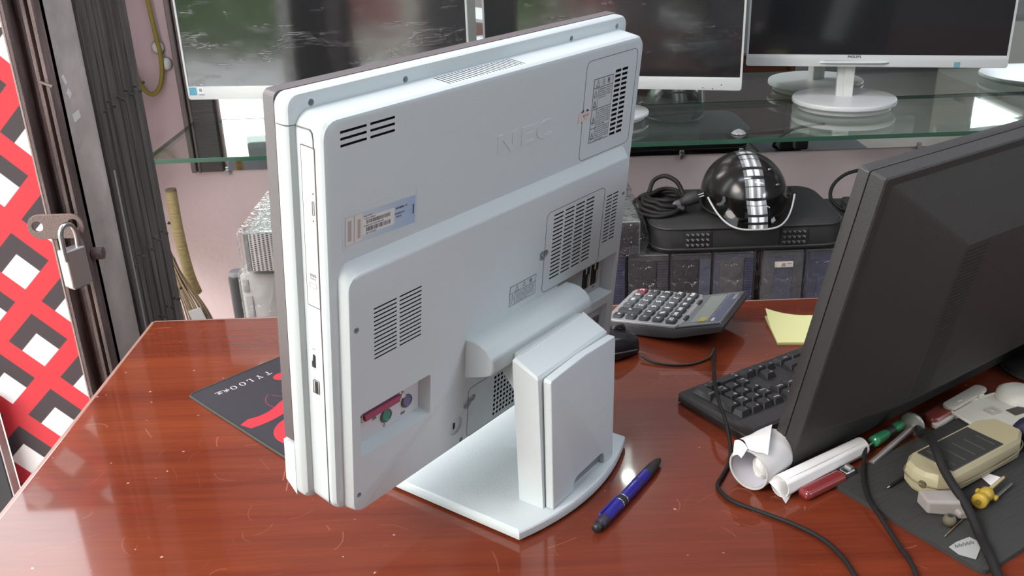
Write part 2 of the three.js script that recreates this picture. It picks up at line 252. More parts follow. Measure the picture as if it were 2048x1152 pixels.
{
  const sh = thing('glass_shelf', 'long clear glass shelf with a green edge under the white monitors', 'shelf', [0, 0.794, 0]);
  M('glass_pane', cube(-0.821, 1.9, 0.0002, 0.0098, -2.488, -2.101), glassGreen, sh);
  const ge = mat([0.05, 0.135, 0.088], 0.12, { transmission: 0.35, thickness: 0 });
  M('front_edge', box(-0.822, 1.9, 0, 0.010, -2.101, -2.0995, 0.0006, 1), ge, sh); M('side_edge', box(-0.8225, -0.821, 0, 0.010, -2.488, -2.0995, 0.0006, 1), ge, sh); M('rear_edge', box(-0.821, 1.9, 0.001, 0.009, -2.4885, -2.488, 0.0002, 1), ge, sh);
  M('corner_bracket', spun([[0, 0], [0.012, 0], [0.016, 0.006], [0.014, 0.012], [0, 0.014]], [-0.812, -0.004, -2.105], [-0.812, 0.1, -2.105]), mat([0.75, 0.75, 0.75], 0.3), sh);
  for (const x of [-0.5, 0.3, 1.2]) M('support_stud', rod([x, -0.006, -2.47], [x, -0.006, WALL + 0.004], 0.006), steel, sh);
  M('suction_pad', spun([[0, 0], [0.014, 0], [0.017, 0.002], [0.01, 0.008], [0, 0.012]], [0.535, 0.010, -2.15], [0.535, 1, -2.15]), mat([0.85, 0.85, 0.85], 0.1, { transmission: 0.8, thickness: 0.004 }), sh);
}
// yellow conduit with white clamps, black wire above
{
  const c = thing('yellow_cable', 'yellow flat cable looping down the pink wall beside the gate', 'cable', [0, 0, 0]);
  const pts = [[-0.905, 1.6, -2.485], [-0.893, 1.3, -2.485], [-0.887, 1.113, -2.485], [-0.883, 1.039, -2.485], [-0.879, 0.976, -2.485], [-0.884, 0.926, -2.485], [-0.899, 0.89, -2.485], [-0.919, 0.877, -2.485], [-0.938, 0.893, -2.485], [-0.952, 0.93, -2.487], [-0.985, 0.99, -2.49], [-1.03, 1.05, -2.49]];
  M('cable', tube(pts, 0.006, 90, 8), mat([0.27, 0.215, 0.035], 0.5), c);
  const k = thing('cable_clamp', 'upper white cable clamp on the wall by the yellow cable', 'cable clamp', [-0.886, 0.995, -2.5]);
  M('knob', spun([[0, 0], [0.014, 0], [0.016, 0.006], [0.011, 0.012], [0.006, 0.014], [0, 0.0145]], [0, 0, 0], [0, 0, 1]), whitePlastic, k);
  M('rim', new THREE.TorusGeometry(0.0155, 0.002, 6, 20).translate(0, 0, 0.004), mat([0.2, 0.19, 0.18], 0.6), k);
  copy(k, 'lower grey cable clamp on the wall nearest the mirror frame', [-0.873, 0.953, -2.5]);
  const w = thing('black_wire', 'thin black wire sagging across the top of the pink wall', 'wire');
  M('wire', tube([[-1.02, 1.20, -2.47], [-0.985, 1.135, -2.465], [-0.955, 1.118, -2.46], [-0.93, 1.135, -2.462], [-0.915, 1.20, -2.47]], 0.0035, 40, 6), cableBlack, w);
}

// ------------------------------------------------------------------ desk
{
  const d = thing('desk', 'reddish brown wooden desk with a glossy scratched top', 'desk', [0.3, 0, -0.88]);
  const L = (x) => x - 0.3, Z = (z) => z + 0.88;
  const top = box(L(DESK.x0), L(DESK.x1), T - 0.028, T, Z(DESK.z0), Z(DESK.z1), 0.004, 3);
  const g = prep(top); const p = g.attributes.position, uv = g.attributes.uv;
  for (let i = 0; i < p.count; i++) uv.setXY(i, (p.getX(i) + 0.3 - DESK.x0) / (DESK.x1 - DESK.x0), 1 - (p.getZ(i) - 0.88 - DESK.z0) / (DESK.z1 - DESK.z0));
  M('desktop', g, mat(0xffffff, 1, { map: woodTex, roughnessMap: deskRough, clearcoat: 0.7, clearcoatRoughness: 0.05, specularIntensity: 0.3 }), d, true);
  const edge = mat([0.30, 0.17, 0.14], 0.4), side = mat([0.16, 0.045, 0.03], 0.45);
  M('edge_trim', [box(L(DESK.x0) - 0.003, L(DESK.x0) + 0.004, T - 0.026, T - 0.001, Z(DESK.z0), Z(DESK.z1), 0.001), box(L(DESK.x0), L(DESK.x1), T - 0.026, T - 0.001, Z(DESK.z0) - 0.003, Z(DESK.z0) + 0.003, 0.001)], edge, d);
  M('side_panel', box(L(DESK.x0) + 0.03, L(DESK.x0) + 0.05, 0, T - 0.028, Z(DESK.z0) + 0.03, Z(DESK.z1) - 0.03, 0.002), side, d);
  M('side_panel', box(L(DESK.x1) - 0.05, L(DESK.x1) - 0.03, 0, T - 0.028, Z(DESK.z0) + 0.03, Z(DESK.z1) - 0.03, 0.002), side, d);
  M('back_panel', box(L(DESK.x0) + 0.05, L(DESK.x1) - 0.05, 0.1, T - 0.028, Z(DESK.z0) + 0.05, Z(DESK.z0) + 0.07, 0.002), side, d);
}

// ------------------------------------------------------------------ the white all-in-one computer
const csg = new Evaluator(); csg.useGroups = true; csg.attributes = ['position', 'normal', 'uv'];
const brush = (g, m) => { const b = new Brush(g, m); b.updateMatrixWorld(); return b; };
{
  const base = [0.075, T, -0.96];
  const aio = thing('all_in_one_computer', 'white all-in-one computer seen from behind on its square stand', 'computer', base);
  const MU = new THREE.Matrix4().makeBasis(V(0.62193, 0.00356, -0.78307), V(0.08635, 0.99358, 0.07309), V(0.77830, -0.11308, 0.61763)).setPosition(-0.20836 - base[0], 0.92478 - base[1], -0.75219 - base[2]);
  const U = (...g) => [g].flat(9).map((q) => (q.index ? q.toNonIndexed() : q.clone()).applyMatrix4(MU));
  const W = 0.495, Ht = 0.2885, n1 = 0.0237, nB = 0.0555, nC = 0.0663, uL2 = 0.0068, uR2 = 0.4796, v2 = 0.274, vb = -0.105;
  const slab = slab3([[0, W, -0.100, Ht, 0.0095], [0, W, -0.100, Ht, 0.0165], [0.0006, W - 0.0006, -0.0995, Ht - 0.0003, 0.0195], [0.0024, W - 0.0024, -0.098, Ht - 0.0012, 0.0222], [0.006, W - 0.006, -0.095, Ht - 0.004, n1]], 0.010);
  const upper = slab3([[0.0080, 0.4872, -0.1018, 0.2755, 0.0215], [0.0068, 0.482, -0.1018, 0.2745, 0.0480], [0.0072, 0.4815, -0.1014, 0.2741, 0.0515], [0.0086, 0.480, -0.1000, 0.2727, 0.0540], [0.0122, 0.4765, -0.0965, 0.2690, nB]], 0.014);
  const lower = slab3([[0.0165, 0.4660, vb, 0.1530, nB - 0.0015], [0.0185, 0.4622, vb, 0.1432, 0.0635], [0.0196, 0.4608, vb + 0.0008, 0.1418, 0.0653], [0.0222, 0.458, vb + 0.003, 0.1392, nC]], 0.013);
  const cuts = [], soft = [], C = (u0, u1, v0, v1, n0, n) => cube(u0, u1, v0, v1, n0, n);
  const slots = (cols, v0, v1, rows, h, n, d) => { for (const [a, b] of cols) for (let i = 0; i < rows; i++) { const v = v0 + (v1 - v0) * i / (rows - 1); cuts.push(C(a, b, v - h / 2, v + h / 2, n - d, n + 0.004)); } };
  slots([[0.0243, 0.0525], [0.0565, 0.0843]], 0.2625, 0.2515, 3, 0.0021, nB, 0.006);
  slots([[0.4250, 0.4362], [0.4390, 0.4502]], 0.2425, 0.1718, 14, 0.0030, nB, 0.006);
  slots([[0.0472, 0.0752], [0.0790, 0.1072]], 0.1035, 0.0540, 13, 0.0014, nC, 0.006);
  slots([[0.3125, 0.3300], [0.3335, 0.3505], [0.3540, 0.3705], [0.3735, 0.3895]], 0.1105, 0.0365, 17, 0.0017, nC, 0.006);
  slots([[0.4165, 0.4280], [0.4303, 0.4412]], 0.1025, 0.0460, 14, 0.0015, nC, 0.006);
  for (let i = 0; i < 24; i++) { const u = 0.1612 + i * 0.00468; cuts.push(C(u, u + 0.0016, 0.268, 0.28, 0.0275, 0.0475)); }
  for (let i = 0; i < 9; i++) for (let j = 0; j < 9; j++) { const u = 0.2235 + i * 0.0056 + 0.0006 * (j % 2), v = -0.049 - j * 0.0058; cuts.push(C(u, u + 0.0034, v - 0.0017, v + 0.0017, nC - 0.006, nC + 0.004)); }
  const hole = (u, v, n, r = 0.0030, d = 0.006) => soft.push(new THREE.CylinderGeometry(r, r, d + 0.004, 18).rotateX(Math.PI / 2).translate(u, v, n - d / 2 + 0.002));
  for (const [u, v] of [[0.0244, 0.2792], [0.1303, 0.2787], [0.3814, 0.2782], [0.4708, 0.2790]]) hole(u, v, n1);
  for (const [u, v] of [[0.0266, 0.0909], [0.0252, -0.0841], [0.1715, -0.1005], [0.4530, 0.0963]]) hole(u, v, nC, 0.0030);
  hole(0.1625, -0.0785, nC, 0.0105, 0.0022); hole(0.3024, 0.0703, nC, 0.0045, 0.003); hole(0.1885, -0.0564, nC, 0.0040, 0.003); hole(0.2962, 0.0690, nC, 0.006, 0.004); hole(0.1800, -0.059, nC, 0.0065, 0.0035);
  soft.push(slab3([[0.0292, 0.1180, -0.0385, 0.0035, nC - 0.0125], [0.0288, 0.1225, -0.0430, 0.0038, nC + 0.002]], 0.003));
  soft.push(slab3([[0.3300, 0.4455, -0.0275, 0.0215, nC - 0.014], [0.3300, 0.4545, -0.0330, 0.0225, nC + 0.002]], 0.003));
  soft.push(slab3([[0.3900, 0.4430, -0.0780, -0.0440, nC - 0.007], [0.3895, 0.4450, -0.0800, -0.0430, nC + 0.002]], 0.002));
  let body = csg.evaluate(csg.evaluate(brush(slab, plastic), brush(upper, plastic), ADDITION), brush(lower, plastic), ADDITION);
  body = csg.evaluate(body, brush(mergeGeometries(soft.map((g) => { const q = g.index ? g.toNonIndexed() : g; for (const k of Object.keys(q.attributes)) if (!['position', 'normal', 'uv'].includes(k)) q.deleteAttribute(k); return q; })), plastic), SUBTRACTION);
  body = csg.evaluate(body, brush(mergeGeometries(cuts.map((g) => g.toNonIndexed())), slotDark), SUBTRACTION);
  { // keep the two materials: plastic outside, vent slot walls painted dark for their shade
    let g = body.geometry, mats = Array.isArray(body.material) ? body.material : [body.material];
    const light = [], dark = [], src = g.index ? g.toNonIndexed() : g, pos = src.attributes.position.array, runs = g.groups.length ? g.groups : [{ start: 0, count: pos.length / 3, materialIndex: 0 }];
    for (const r of runs) { const to = mats[r.materialIndex] === slotDark ? dark : light; for (let i = r.start * 3; i < (r.start + r.count) * 3 && i < pos.length; i++) to.push(pos[i]); }
    const mk = (a) => { const q = new THREE.BufferGeometry(); q.setAttribute('position', new THREE.Float32BufferAttribute(a, 3)); return toCreasedNormals(mergeVertices(q, 1e-6), 0.5); };
    M('rear_cover', U(mk(light)), plastic, aio); M('vent_recess', U(mk(dark)), slotDark, aio);
  }
  M('front_bezel', U(crease(slab3([[0.002, W - 0.002, -0.0405, Ht - 0.001, -0.0055], [0, W, -0.0405, Ht + 0.0005, -0.0035], [0, W, -0.0405, Ht + 0.0005, 0.0088]], 0.006))), bezelGrey, aio);
  const chin = loft([0, W].map((u) => [[u, -0.0410, -0.0055], [u, -0.0410, 0.0090], [u, -0.0985, 0.0090], [u, -0.0870, -0.0055]].reverse()));
  M('front_chin', U(crease(chin, 0.3)), bezelSilver, aio);
  M('screen', U(box(0.02, W - 0.02, 0.01, Ht - 0.02, -0.0062, -0.005, 0.0004)), screenGlass, aio);
  // seams: fine dark lines where covers meet
  const sideLine = (v0, n0, v1, n1_, w = 0.0006, u = uL2) => { const a = V(u, v0, n0), b = V(u, v1, n1_); return rod(a, b, w, w, 6); };
  const du = (n) => uL2 + 0.0012 * (0.048 - n) / 0.0265;
  M('cover_seam', U(
    ring(0.3665, 0.4685, 0.1535, 0.2622, 0.008, 0.0006, nB), ring(0.2992, 0.4112, 0.0228, 0.1170, 0.007, 0.0006, nC), ring(0.1800, 0.2980, -0.1030, -0.0420, 0.006, 0.0006, nC),
    sideLine(0.2648, 0.0260, 0.2652, 0.0405), sideLine(0.2652, 0.0405, 0.2630, 0.0430), sideLine(0.2630, 0.0430, 0.2590, 0.0442), sideLine(0.2590, 0.0442, -0.094, 0.0462),
    [0.0105, 0.013, 0.0155, 0.0178, 0.0200, 0.0220, 0.0232, 0.0238].map((n, i, a) => i && rod([[0, 0, 0, 0.0001, 0.0007, 0.0024, 0.0048, 0.0082][i - 1] - 0.0001, 0.2648, a[i - 1]], [[0, 0, 0, 0.0001, 0.0007, 0.0024, 0.0048, 0.0082][i] - 0.0001, 0.2648, n], 0.0005, 0.0005, 6)).filter(Boolean)), plasticSeam, aio);
  const side = new THREE.Matrix4().makeBasis(V(0, 0, 1), V(0, 1, 0), V(-1, 0, 0)).setPosition(uL2, 0, 0);      // (n, v) drawn on the left flank
  const S = (...g) => U([g].flat(9).map((q) => (q.index ? q.toNonIndexed() : q.clone()).applyMatrix4(side)));
  const drive = M('optical_drive', S(plate(0.0302, 0.0450, 0.1116, 0.2508, -0.001, 0.0006, 0.0008, 0.0004)), mat([0.70, 0.66, 0.65], 0.5), aio);
  M('drive_gap', S(ring(0.0295, 0.0457, 0.1108, 0.2516, 0.001, 0.0008, 0, 0.0003)), mat([0.12, 0.09, 0.085], 0.8), drive);
  M('eject_button', S(ring(0.0408, 0.0432, 0.1950, 0.2070, 0.0006, 0.0004, 0.0006, 0.0004)), plasticSeam, drive);
  for (const [n, v] of [[0.0425, 0.2135], [0.0416, 0.1902]]) M('pin_hole', S(rod([n, v, 0.0004], [n, v, 0.0009], 0.0006)), slotDark, drive);
  M('logo', S(text('DVD', 0.0028, 0.0001, 0.0345, 0.1392, 0.0007), flat(0.0345, 0.0415, 0.1372, 0.1380, 0.00075), ring(0.0338, 0.0420, 0.1292, 0.1335, 0.0004, 0.0002, 0.0007, 0.0001)), plasticSeam, drive);
  M('card_slot', S(ext(poly([[0.0312, 0.0500], [0.0350, 0.0498], [0.0352, 0.0622], [0.0330, 0.0630], [0.0322, 0.0560], [0.0312, 0.0555]]), 0.0005).translate(0, 0, -0.0003)), slotDark, aio);
  const usb = M('usb_port', S(plate(0.0318, 0.0388, 0.0240, 0.0372, -0.001, 0.0005, 0.0006, 0.0003)), slotDark, aio);
  M('contact', S(box(0.0328, 0.0346, 0.0250, 0.0362, 0.0004, 0.0008, 0.0002), ring(0.0316, 0.0390, 0.0238, 0.0374, 0.0008, 0.0005, 0.0002, 0.0005)), steel, usb);
  for (const [q, z, n, v] of [['<>', 0.0026, 0.0318, 0.0672], ['~', 0.0030, 0.0330, 0.0388]]) M('port_symbol', S(text(q, z, 0.0001, n, v, 0.0002)), mat([0.4, 0.39, 0.39], 0.7), aio);
  // raised maker's letters
  M('logo', U(new TextGeometry('NEC', { font, size: 0.0185, depth: 0.0003, curveSegments: 6, bevelEnabled: true, bevelThickness: 0.0004, bevelSize: 0.0003, bevelSegments: 2 }).scale(1.85, 1, 1).translate(0.2190, 0.1965, nB)), plastic, aio);
  // labels
  const bg = '#c3c9cb', kanji = (g, x, y, s) => { const L = (...p) => { g.beginPath(); g.moveTo(x + p[0] * s, y + p[1] * s); for (let i = 2; i < p.length; i += 2) g.lineTo(x + p[i] * s, y + p[i + 1] * s); g.stroke(); }; return L; };
  const chu = (g, x, y, s) => { const L = kanji(g, x, y, s); L(.05, .1, .2, .25); L(0, .4, .15, .5); L(.02, .95, .22, .62); L(.55, .02, .68, .14); L(.35, .25, .95, .25); L(.4, .58, .9, .58); L(.3, .95, 1, .95); L(.65, .25, .65, .95); };
  const i = (g, x, y, s) => { const L = kanji(g, x, y, s); L(.5, 0, .5, .1); L(.15, .12, .85, .12); L(.3, .18, .36, .3); L(.7, .18, .64, .3); L(.05, .32, .95, .32); L(.22, .4, .78, .4, .78, .66, .22, .66, .22, .4); L(.22, .53, .78, .53); L(.15, .75, .08, .92); L(.35, .75, .38, .95, .75, .95, .78, .82); L(.5, .72, .58, .82); L(.85, .74, .95, .88); };
  const warnTri = (g, x, y, s) => { g.beginPath(); g.moveTo(x, y + s); g.lineTo(x + s / 2, y); g.lineTo(x + s, y + s); g.closePath(); g.stroke(); g.fillRect(x + s * .46, y + s * .4, s * .09, s * .32); g.fillRect(x + s * .46, y + s * .8, s * .09, s * .08); };
  const lines = (g, x, y, w, n, dy, s) => { g.lineWidth = s; for (let k = 0; k < n; k++) { let q = x; while (q < x + w * (k === n - 1 ? 0.6 : 0.97)) { const l = rr(2, 7); g.globalAlpha = rr(0.35, 0.95); g.beginPath(); g.moveTo(q, y + k * dy); g.lineTo(q + l, y + k * dy); g.stroke(); q += l + rr(1, 4); } } g.globalAlpha = 1; };
  const w1 = canvasTex(220, 400, (g, w, h) => {
    g.fillStyle = bg; g.fillRect(0, 0, w, h); g.strokeStyle = g.fillStyle = '#33363b'; g.lineWidth = 4; g.strokeRect(2, 2, w - 4, h - 4);
    for (const y of [58, 190, 310]) { g.beginPath(); g.moveTo(0, y); g.lineTo(w, y); g.stroke(); } g.beginPath(); g.moveTo(58, 58); g.lineTo(58, h); g.stroke();
    g.lineWidth = 3; warnTri(g, 28, 12, 38); chu(g, 92, 12, 36); i(g, 150, 12, 36);
    for (const y of [75, 140, 240, 340]) { warnTri(g, 12, y, 34); lines(g, 12, y + 42, 36, 1, 5, 5); }
    lines(g, 66, 72, 148, 5, 13, 7); lines(g, 66, 204, 148, 8, 13, 7); lines(g, 66, 324, 148, 6, 13, 7);
  });
  M('warning_label', U(flat(0.3832, 0.4212, 0.1705, 0.2408, nB + 0.0002)), printMat(w1), aio, true);
  const w2 = canvasTex(400, 200, (g, w, h) => {
    g.fillStyle = bg; g.fillRect(0, 0, w, h); g.strokeStyle = g.fillStyle = '#3a3d42'; g.lineWidth = 5; g.strokeRect(2, 2, w - 4, h - 4);
    g.beginPath(); g.moveTo(0, 74); g.lineTo(w, 74); g.moveTo(78, 74); g.lineTo(78, h); g.stroke(); g.lineWidth = 4;
    warnTri(g, 78, 12, 54); chu(g, 190, 14, 46); i(g, 290, 14, 46); warnTri(g, 12, 86, 56); lines(g, 20, 162, 40, 2, 14, 9); lines(g, 92, 92, 290, 6, 18, 9);
  });
  M('warning_label', U(flat(0.2416, 0.2870, 0.0290, 0.0520, nC + 0.0002)), printMat(w2), aio, true);
  const coa = canvasTex(640, 200, (g, w, h) => {
    g.fillStyle = '#b9c4cd'; g.fillRect(0, 0, w, h); const gr = g.createLinearGradient(150, 0, w, 0); gr.addColorStop(0, '#c6ccd2'); gr.addColorStop(1, '#a3b9d4'); g.fillStyle = gr; g.fillRect(150, 0, w - 150, h);
    g.fillStyle = '#d9d3cf'; g.fillRect(8, 4, 140, 190); g.fillStyle = '#dcdbd9'; g.beginPath(); g.roundRect(150, 40, 290, 118, 10); g.fill();
    g.fillStyle = '#8f8782'; g.fillRect(74, 4, 5, 186); g.fillStyle = '#b0a9a3'; g.fillRect(22, 30, 32, 140); g.fillRect(106, 40, 26, 130);
    g.fillStyle = '#26262a'; for (const [y, hh] of [[62, 26], [112, 30]]) { let x = 182; while (x < 400) { const b = rr(1, 5); g.fillRect(x, y, b, hh); x += b + rr(1, 5); } }
    g.strokeStyle = '#2c2c31'; lines(g, 162, 33, 130, 1, 9, 8); lines(g, 165, 51, 170, 1, 9, 8); lines(g, 160, 101, 300, 1, 9, 9); lines(g, 182, 154, 150, 1, 9, 9); lines(g, 450, 52, 110, 1, 9, 14); lines(g, 440, 92, 140, 1, 9, 10); lines(g, 455, 114, 80, 1, 9, 10); g.fillRect(616, 60, 9, 70);
    g.font = 'bold 19px sans-serif'; g.fillText('Windows XP', 450, 58); g.font = '16px sans-serif'; g.fillText('BWXTR-4XP8D', 440, 96); g.fillText('PART 1', 455, 118); g.save(); g.translate(622, 130); g.rotate(-Math.PI / 2); g.fillText('Microsoft', 0, 0); g.restore();
  });
  M('licence_sticker', U(flat(-0.0415, 0.0415, -0.0128, 0.0128, 0).rotateZ(-0.035).translate(0.0680, 0.1765, nB + 0.0002)), printMat(coa, 0.4), aio, true);
  M('sticker_film', U(ring(0.0230, 0.1118, 0.1598, 0.1960, 0.005, 0.0006, nB, 0.0002)), plastic, aio);
  const scr = canvasTex(128, 64, (g, w, h) => { g.fillStyle = '#d5c8c6'; g.fillRect(0, 0, w, h); g.strokeStyle = '#4a3f3c'; g.lineWidth = 3; for (const p of [[44, 30, 50, 18, 56, 30, 46, 25], [64, 32, 64, 18, 76, 24, 68, 32], [84, 16, 96, 16, 86, 30, 98, 30], [60, 38, 70, 46, 66, 50]]) { g.beginPath(); g.moveTo(p[0], p[1]); for (let k = 2; k < p.length; k += 2) g.lineTo(p[k], p[k + 1]); g.stroke(); } });
  M('price_sticker', U(flat(-0.0122, 0.0122, -0.0050, 0.0050, 0).rotateZ(0.02).translate(0.3708, 0.2034, nB + 0.0003)), printMat(scr), aio, true);
  M('smudge', U(ext(poly([[0.3628, 0.2085], [0.3680, 0.2120], [0.3690, 0.2085]]), 0.0001).translate(0, 0, nB), ext(poly([[0.3720, 0.2085], [0.3750, 0.2112], [0.3790, 0.2085]]), 0.0001).translate(0, 0, nB), ext(poly([[0.3640, 0.1985], [0.3665, 0.1965], [0.3668, 0.1985]]), 0.0001).translate(0, 0, nB)), mat([0.04, 0.035, 0.035], 0.8), aio);
  // port bay on the left
  const nf = nC - 0.0125;
  const bay = M('port_panel', U(box(0.0294, 0.1178, -0.0383, 0.0034, nf - 0.0004, nf + 0.0006, 0.0003)), mat([0.60, 0.60, 0.63], 0.45), aio);
  const par = poly([[-0.0235, 0.0036], [0.0235, 0.0036], [0.0222, -0.0036], [-0.0222, -0.0036]]);
  M('parallel_port', U(ext(par, 0.006, 0.0006).translate(0.0640, -0.0095, nf)), mat([0.36, 0.06, 0.13], 0.5), bay);
  M('port_shell', U((() => { const s = poly([[-0.0262, 0.0050], [0.0262, 0.0050], [0.0248, -0.0050], [-0.0248, -0.0050]]); s.holes.push(new THREE.Path([[-0.0238, 0.0038], [0.0238, 0.0038], [0.0226, -0.0038], [-0.0226, -0.0038]].map(([x, y]) => new THREE.Vector2(x, y)))); return ext(s, 0.0045).translate(0.0640, -0.0095, nf); })(), [0.0355, 0.0925].map((u) => rod([u, -0.0095, nf], [u, -0.0095, nf + 0.005], 0.0035, 0.0035, 6))), steel, bay);
  for (const [u, v, m] of [[0.0725, -0.0242, [0.03, 0.26, 0.17]], [0.1005, -0.0215, [0.15, 0.13, 0.30]]]) {
    const p = M('round_port', U(rod([u, v, nf], [u, v, nf + 0.0022], 0.0052, 0.0050, 24), rod([u + 0.0015, v + 0.001, nf + 0.002], [u + 0.0015, v + 0.001, nf + 0.0024], 0.0009)), mat(m, 0.5), bay);
    M('port_rim', U(new THREE.TorusGeometry(0.0061, 0.0011, 8, 28).translate(u, v, nf + 0.0016)), mat([0.16, 0.16, 0.16], 0.35, { metalness: 0.8 }), p);
  }
  M('port_icon', U(ext(poly([[0.0545, -0.0212], [0.0560, -0.0180], [0.0595, -0.0180], [0.0605, -0.0212]]), 0.0002).translate(0, 0, nf + 0.0006), ring(0.0690, 0.0718, -0.0362, -0.0324, 0.001, 0.0005, nf + 0.0006), box(0.0930, 0.0985, -0.0345, -0.0318, nf + 0.0005, nf + 0.0009, 0.0002)), plasticSeam, bay);
  // port bay on the right
  const nr = nC - 0.014;
  const bay2 = M('port_panel', U(box(0.3302, 0.4452, -0.0272, 0.0214, nr - 0.0004, nr + 0.0006, 0.0003)), mat([0.50, 0.53, 0.53], 0.5), aio);
  for (const u of [0.4030, 0.4215]) { const p = M('usb_port', U(box(u, u + 0.0145, -0.0170, 0.0150, nr, nr + 0.0012, 0.0004)), slotDark, bay2); M('contact', U(box(u + 0.0085, u + 0.0105, -0.0150, 0.0020, nr + 0.001, nr + 0.003, 0.0003), box(u + 0.003, u + 0.0055, 0.004, 0.013, nr + 0.001, nr + 0.003, 0.0003)), steel, p); }
  M('port_symbol', U(box(0.4080, 0.4130, -0.0228, -0.0208, nr + 0.0005, nr + 0.0008, 0.0001), box(0.4265, 0.4315, -0.0220, -0.0200, nr + 0.0005, nr + 0.0008, 0.0001)), plasticSeam, bay2);
  M('lower_port', U(box(0.396, 0.412, -0.074, -0.050, nC - 0.008, nC - 0.005, 0.001), box(0.418, 0.438, -0.072, -0.060, nC - 0.008, nC - 0.005, 0.001)), mat([0.12, 0.10, 0.095], 0.6), aio);
  for (const [u, v] of [[0.3024, 0.0703], [0.1885, -0.0564]]) { M('screw', U(rod([u, v, nC - 0.003], [u, v, nC - 0.0012], 0.0032, 0.0028, 18), box(u - 0.002, u + 0.002, v - 0.0004, v + 0.0004, nC - 0.0014, nC - 0.0009, 0.0001), box(u - 0.0004, u + 0.0004, v - 0.002, v + 0.002, nC - 0.0014, nC - 0.0009, 0.0001)), brassDull, aio); }
  M('lock_slot', U(box(0.1603, 0.1633, -0.0822, -0.0758, nC - 0.0024, nC - 0.0018, 0.0003), box(0.1603, 0.1611, -0.0830, -0.0750, nC - 0.0024, nC - 0.0014, 0.0002)), slotDark, aio);
  // hinge barrel on the back
  const hp = [[0.0195, nC - 0.0008], [0.0205, nC + 0.010], [0.0200, nC + 0.018], [0.0165, nC + 0.0265], [0.0105, nC + 0.0320], [0.0030, nC + 0.0350], [-0.0040, nC + 0.0350], [-0.0090, nC + 0.0330], [-0.0120, nC + 0.0290], [-0.0262, nC - 0.0008]];
  const hingeHalf = (u0, u1) => loft([u0, u0 + 0.0015, u1 - 0.0015, u1].map((u, k) => hp.map(([v, n]) => { const s = k === 0 || k === 3 ? 0.96 : 1; return [u, -0.003 + (v + 0.003) * s, nC + (n - nC) * (n > nC ? s : 1)]; })));
  let hg = csg.evaluate(brush(hingeHalf(0.1735, 0.3500), plastic), brush(cube(0.2195, 0.3325, -0.0400, -0.0035, nC + 0.008, nC + 0.06), slotDark), SUBTRACTION);
  M('hinge', U(toCreasedNormals(mergeVertices((() => { const q = hg.geometry.clone(); q.deleteAttribute('uv'); q.deleteAttribute('normal'); q.clearGroups(); return q; })(), 1e-6), 0.5)), plastic, aio);
  M('hinge_gap', U(box(0.2200, 0.3320, -0.0250, -0.0042, nC + 0.0075, nC + 0.012, 0.0005)), slotDark, aio);
  // stand, square to its own axes
  const a = THREE.MathUtils.degToRad(36.6), MS = new THREE.Matrix4().makeBasis(V(Math.sin(a), 0, -Math.cos(a)), V(0, 1, 0), V(Math.cos(a), 0, Math.sin(a))).setPosition(-base[0], 0, -base[2]);
  const St = (...g) => [g].flat(9).map((q) => (q.index ? q.toNonIndexed() : q.clone()).applyMatrix4(MS));
  const foot = []; for (let k = 0; k <= 14; k++) { const t = k / 14, u = 0.6150 + 0.2105 * t; foot.push([u, -0.4585 + 0.0205 * (1 - (2 * t - 1) ** 2)]); }
  foot.push([0.8250, -0.655], [0.6155, -0.655]);
  const inset = (d, y) => foot.map(([u, n]) => { const cu = 0.72, cn = -0.55; return [u + Math.sign(cu - u) * d * Math.min(1, Math.abs(cu - u) / 0.1), y, n + Math.sign(cn - n) * d]; });
  M('base_plate', St(crease(loft([inset(0.004, 0.0015), inset(0.0005, 0.003), inset(0, 0.005), inset(0, 0.0112), inset(0.0008, 0.0128), inset(0.0026, 0.0138)]), 0.5)), plastic, aio);
  M('rubber_foot', St([[0.64, -0.48], [0.80, -0.48], [0.64, -0.63], [0.80, -0.63]].map(([u, n]) => new THREE.CylinderGeometry(0.008, 0.008, 0.003, 14).translate(u, 0.0015, n))), blackRough, aio);
  const col = (u0, u1, y0, yf, yb, nf_, nb, dw = 0) => loft([[0.003, 0.003], [0, 0]].flatMap(([q], k) => k === 0 ? [] : []).concat([]).length ? [] : [
    [[u0, y0, nf_], [u1, y0, nf_], [u1, y0, nb], [u0, y0, nb]], [[u0 - dw, yb - 0.006, nf_], [u1 + dw, yb - 0.006, nf_], [u1 + dw, yb - 0.006, nb], [u0 - dw, yb - 0.006, nb]], [[u0 - dw, yf - 0.003, nf_], [u1 + dw, yf - 0.003, nf_], [u1 + dw, yb - 0.003, nb], [u0 - dw, yb - 0.003, nb]], [[u0 - dw + 0.002, yf, nf_ + 0.002], [u1 + dw - 0.002, yf, nf_ + 0.002], [u1 + dw - 0.002, yb, nb - 0.002], [u0 - dw + 0.002, yb, nb - 0.002]]].map((l) => l.slice().reverse()));
  M('column', St(crease(col(0.6585, 0.7800, 0.0130, 0.1800, 0.1660, -0.4890, -0.4595, 0.0035), 0.4)), plastic, aio);
  // slightly bowed rear cover with a cable notch, standing off the column by a dark joint
  const cov = poly([[0.6625, 0.0145], [0.7010, 0.0145], [0.7015, 0.0210], [0.7042, 0.0262], [0.7090, 0.0285], [0.7560, 0.0295], [0.7600, 0.0285], [0.7625, 0.0250], [0.7635, 0.0145], [0.7815, 0.0145], [0.7850, 0.1560], [0.7835, 0.1600], [0.7220, 0.1640], [0.6640, 0.1620], [0.6622, 0.1590]]);
  const cg = ext(cov, 0.0065, 0.0016, 3, 4).translate(0, 0, -0.4575);
  M('column_cover', St(crease(cg, 0.5)), plastic, aio);
  M('cover_joint', St(box(0.6640, 0.7830, 0.0140, 0.1590, -0.4600, -0.4560, 0.0005)), mat([0.22, 0.22, 0.22], 0.7), aio);
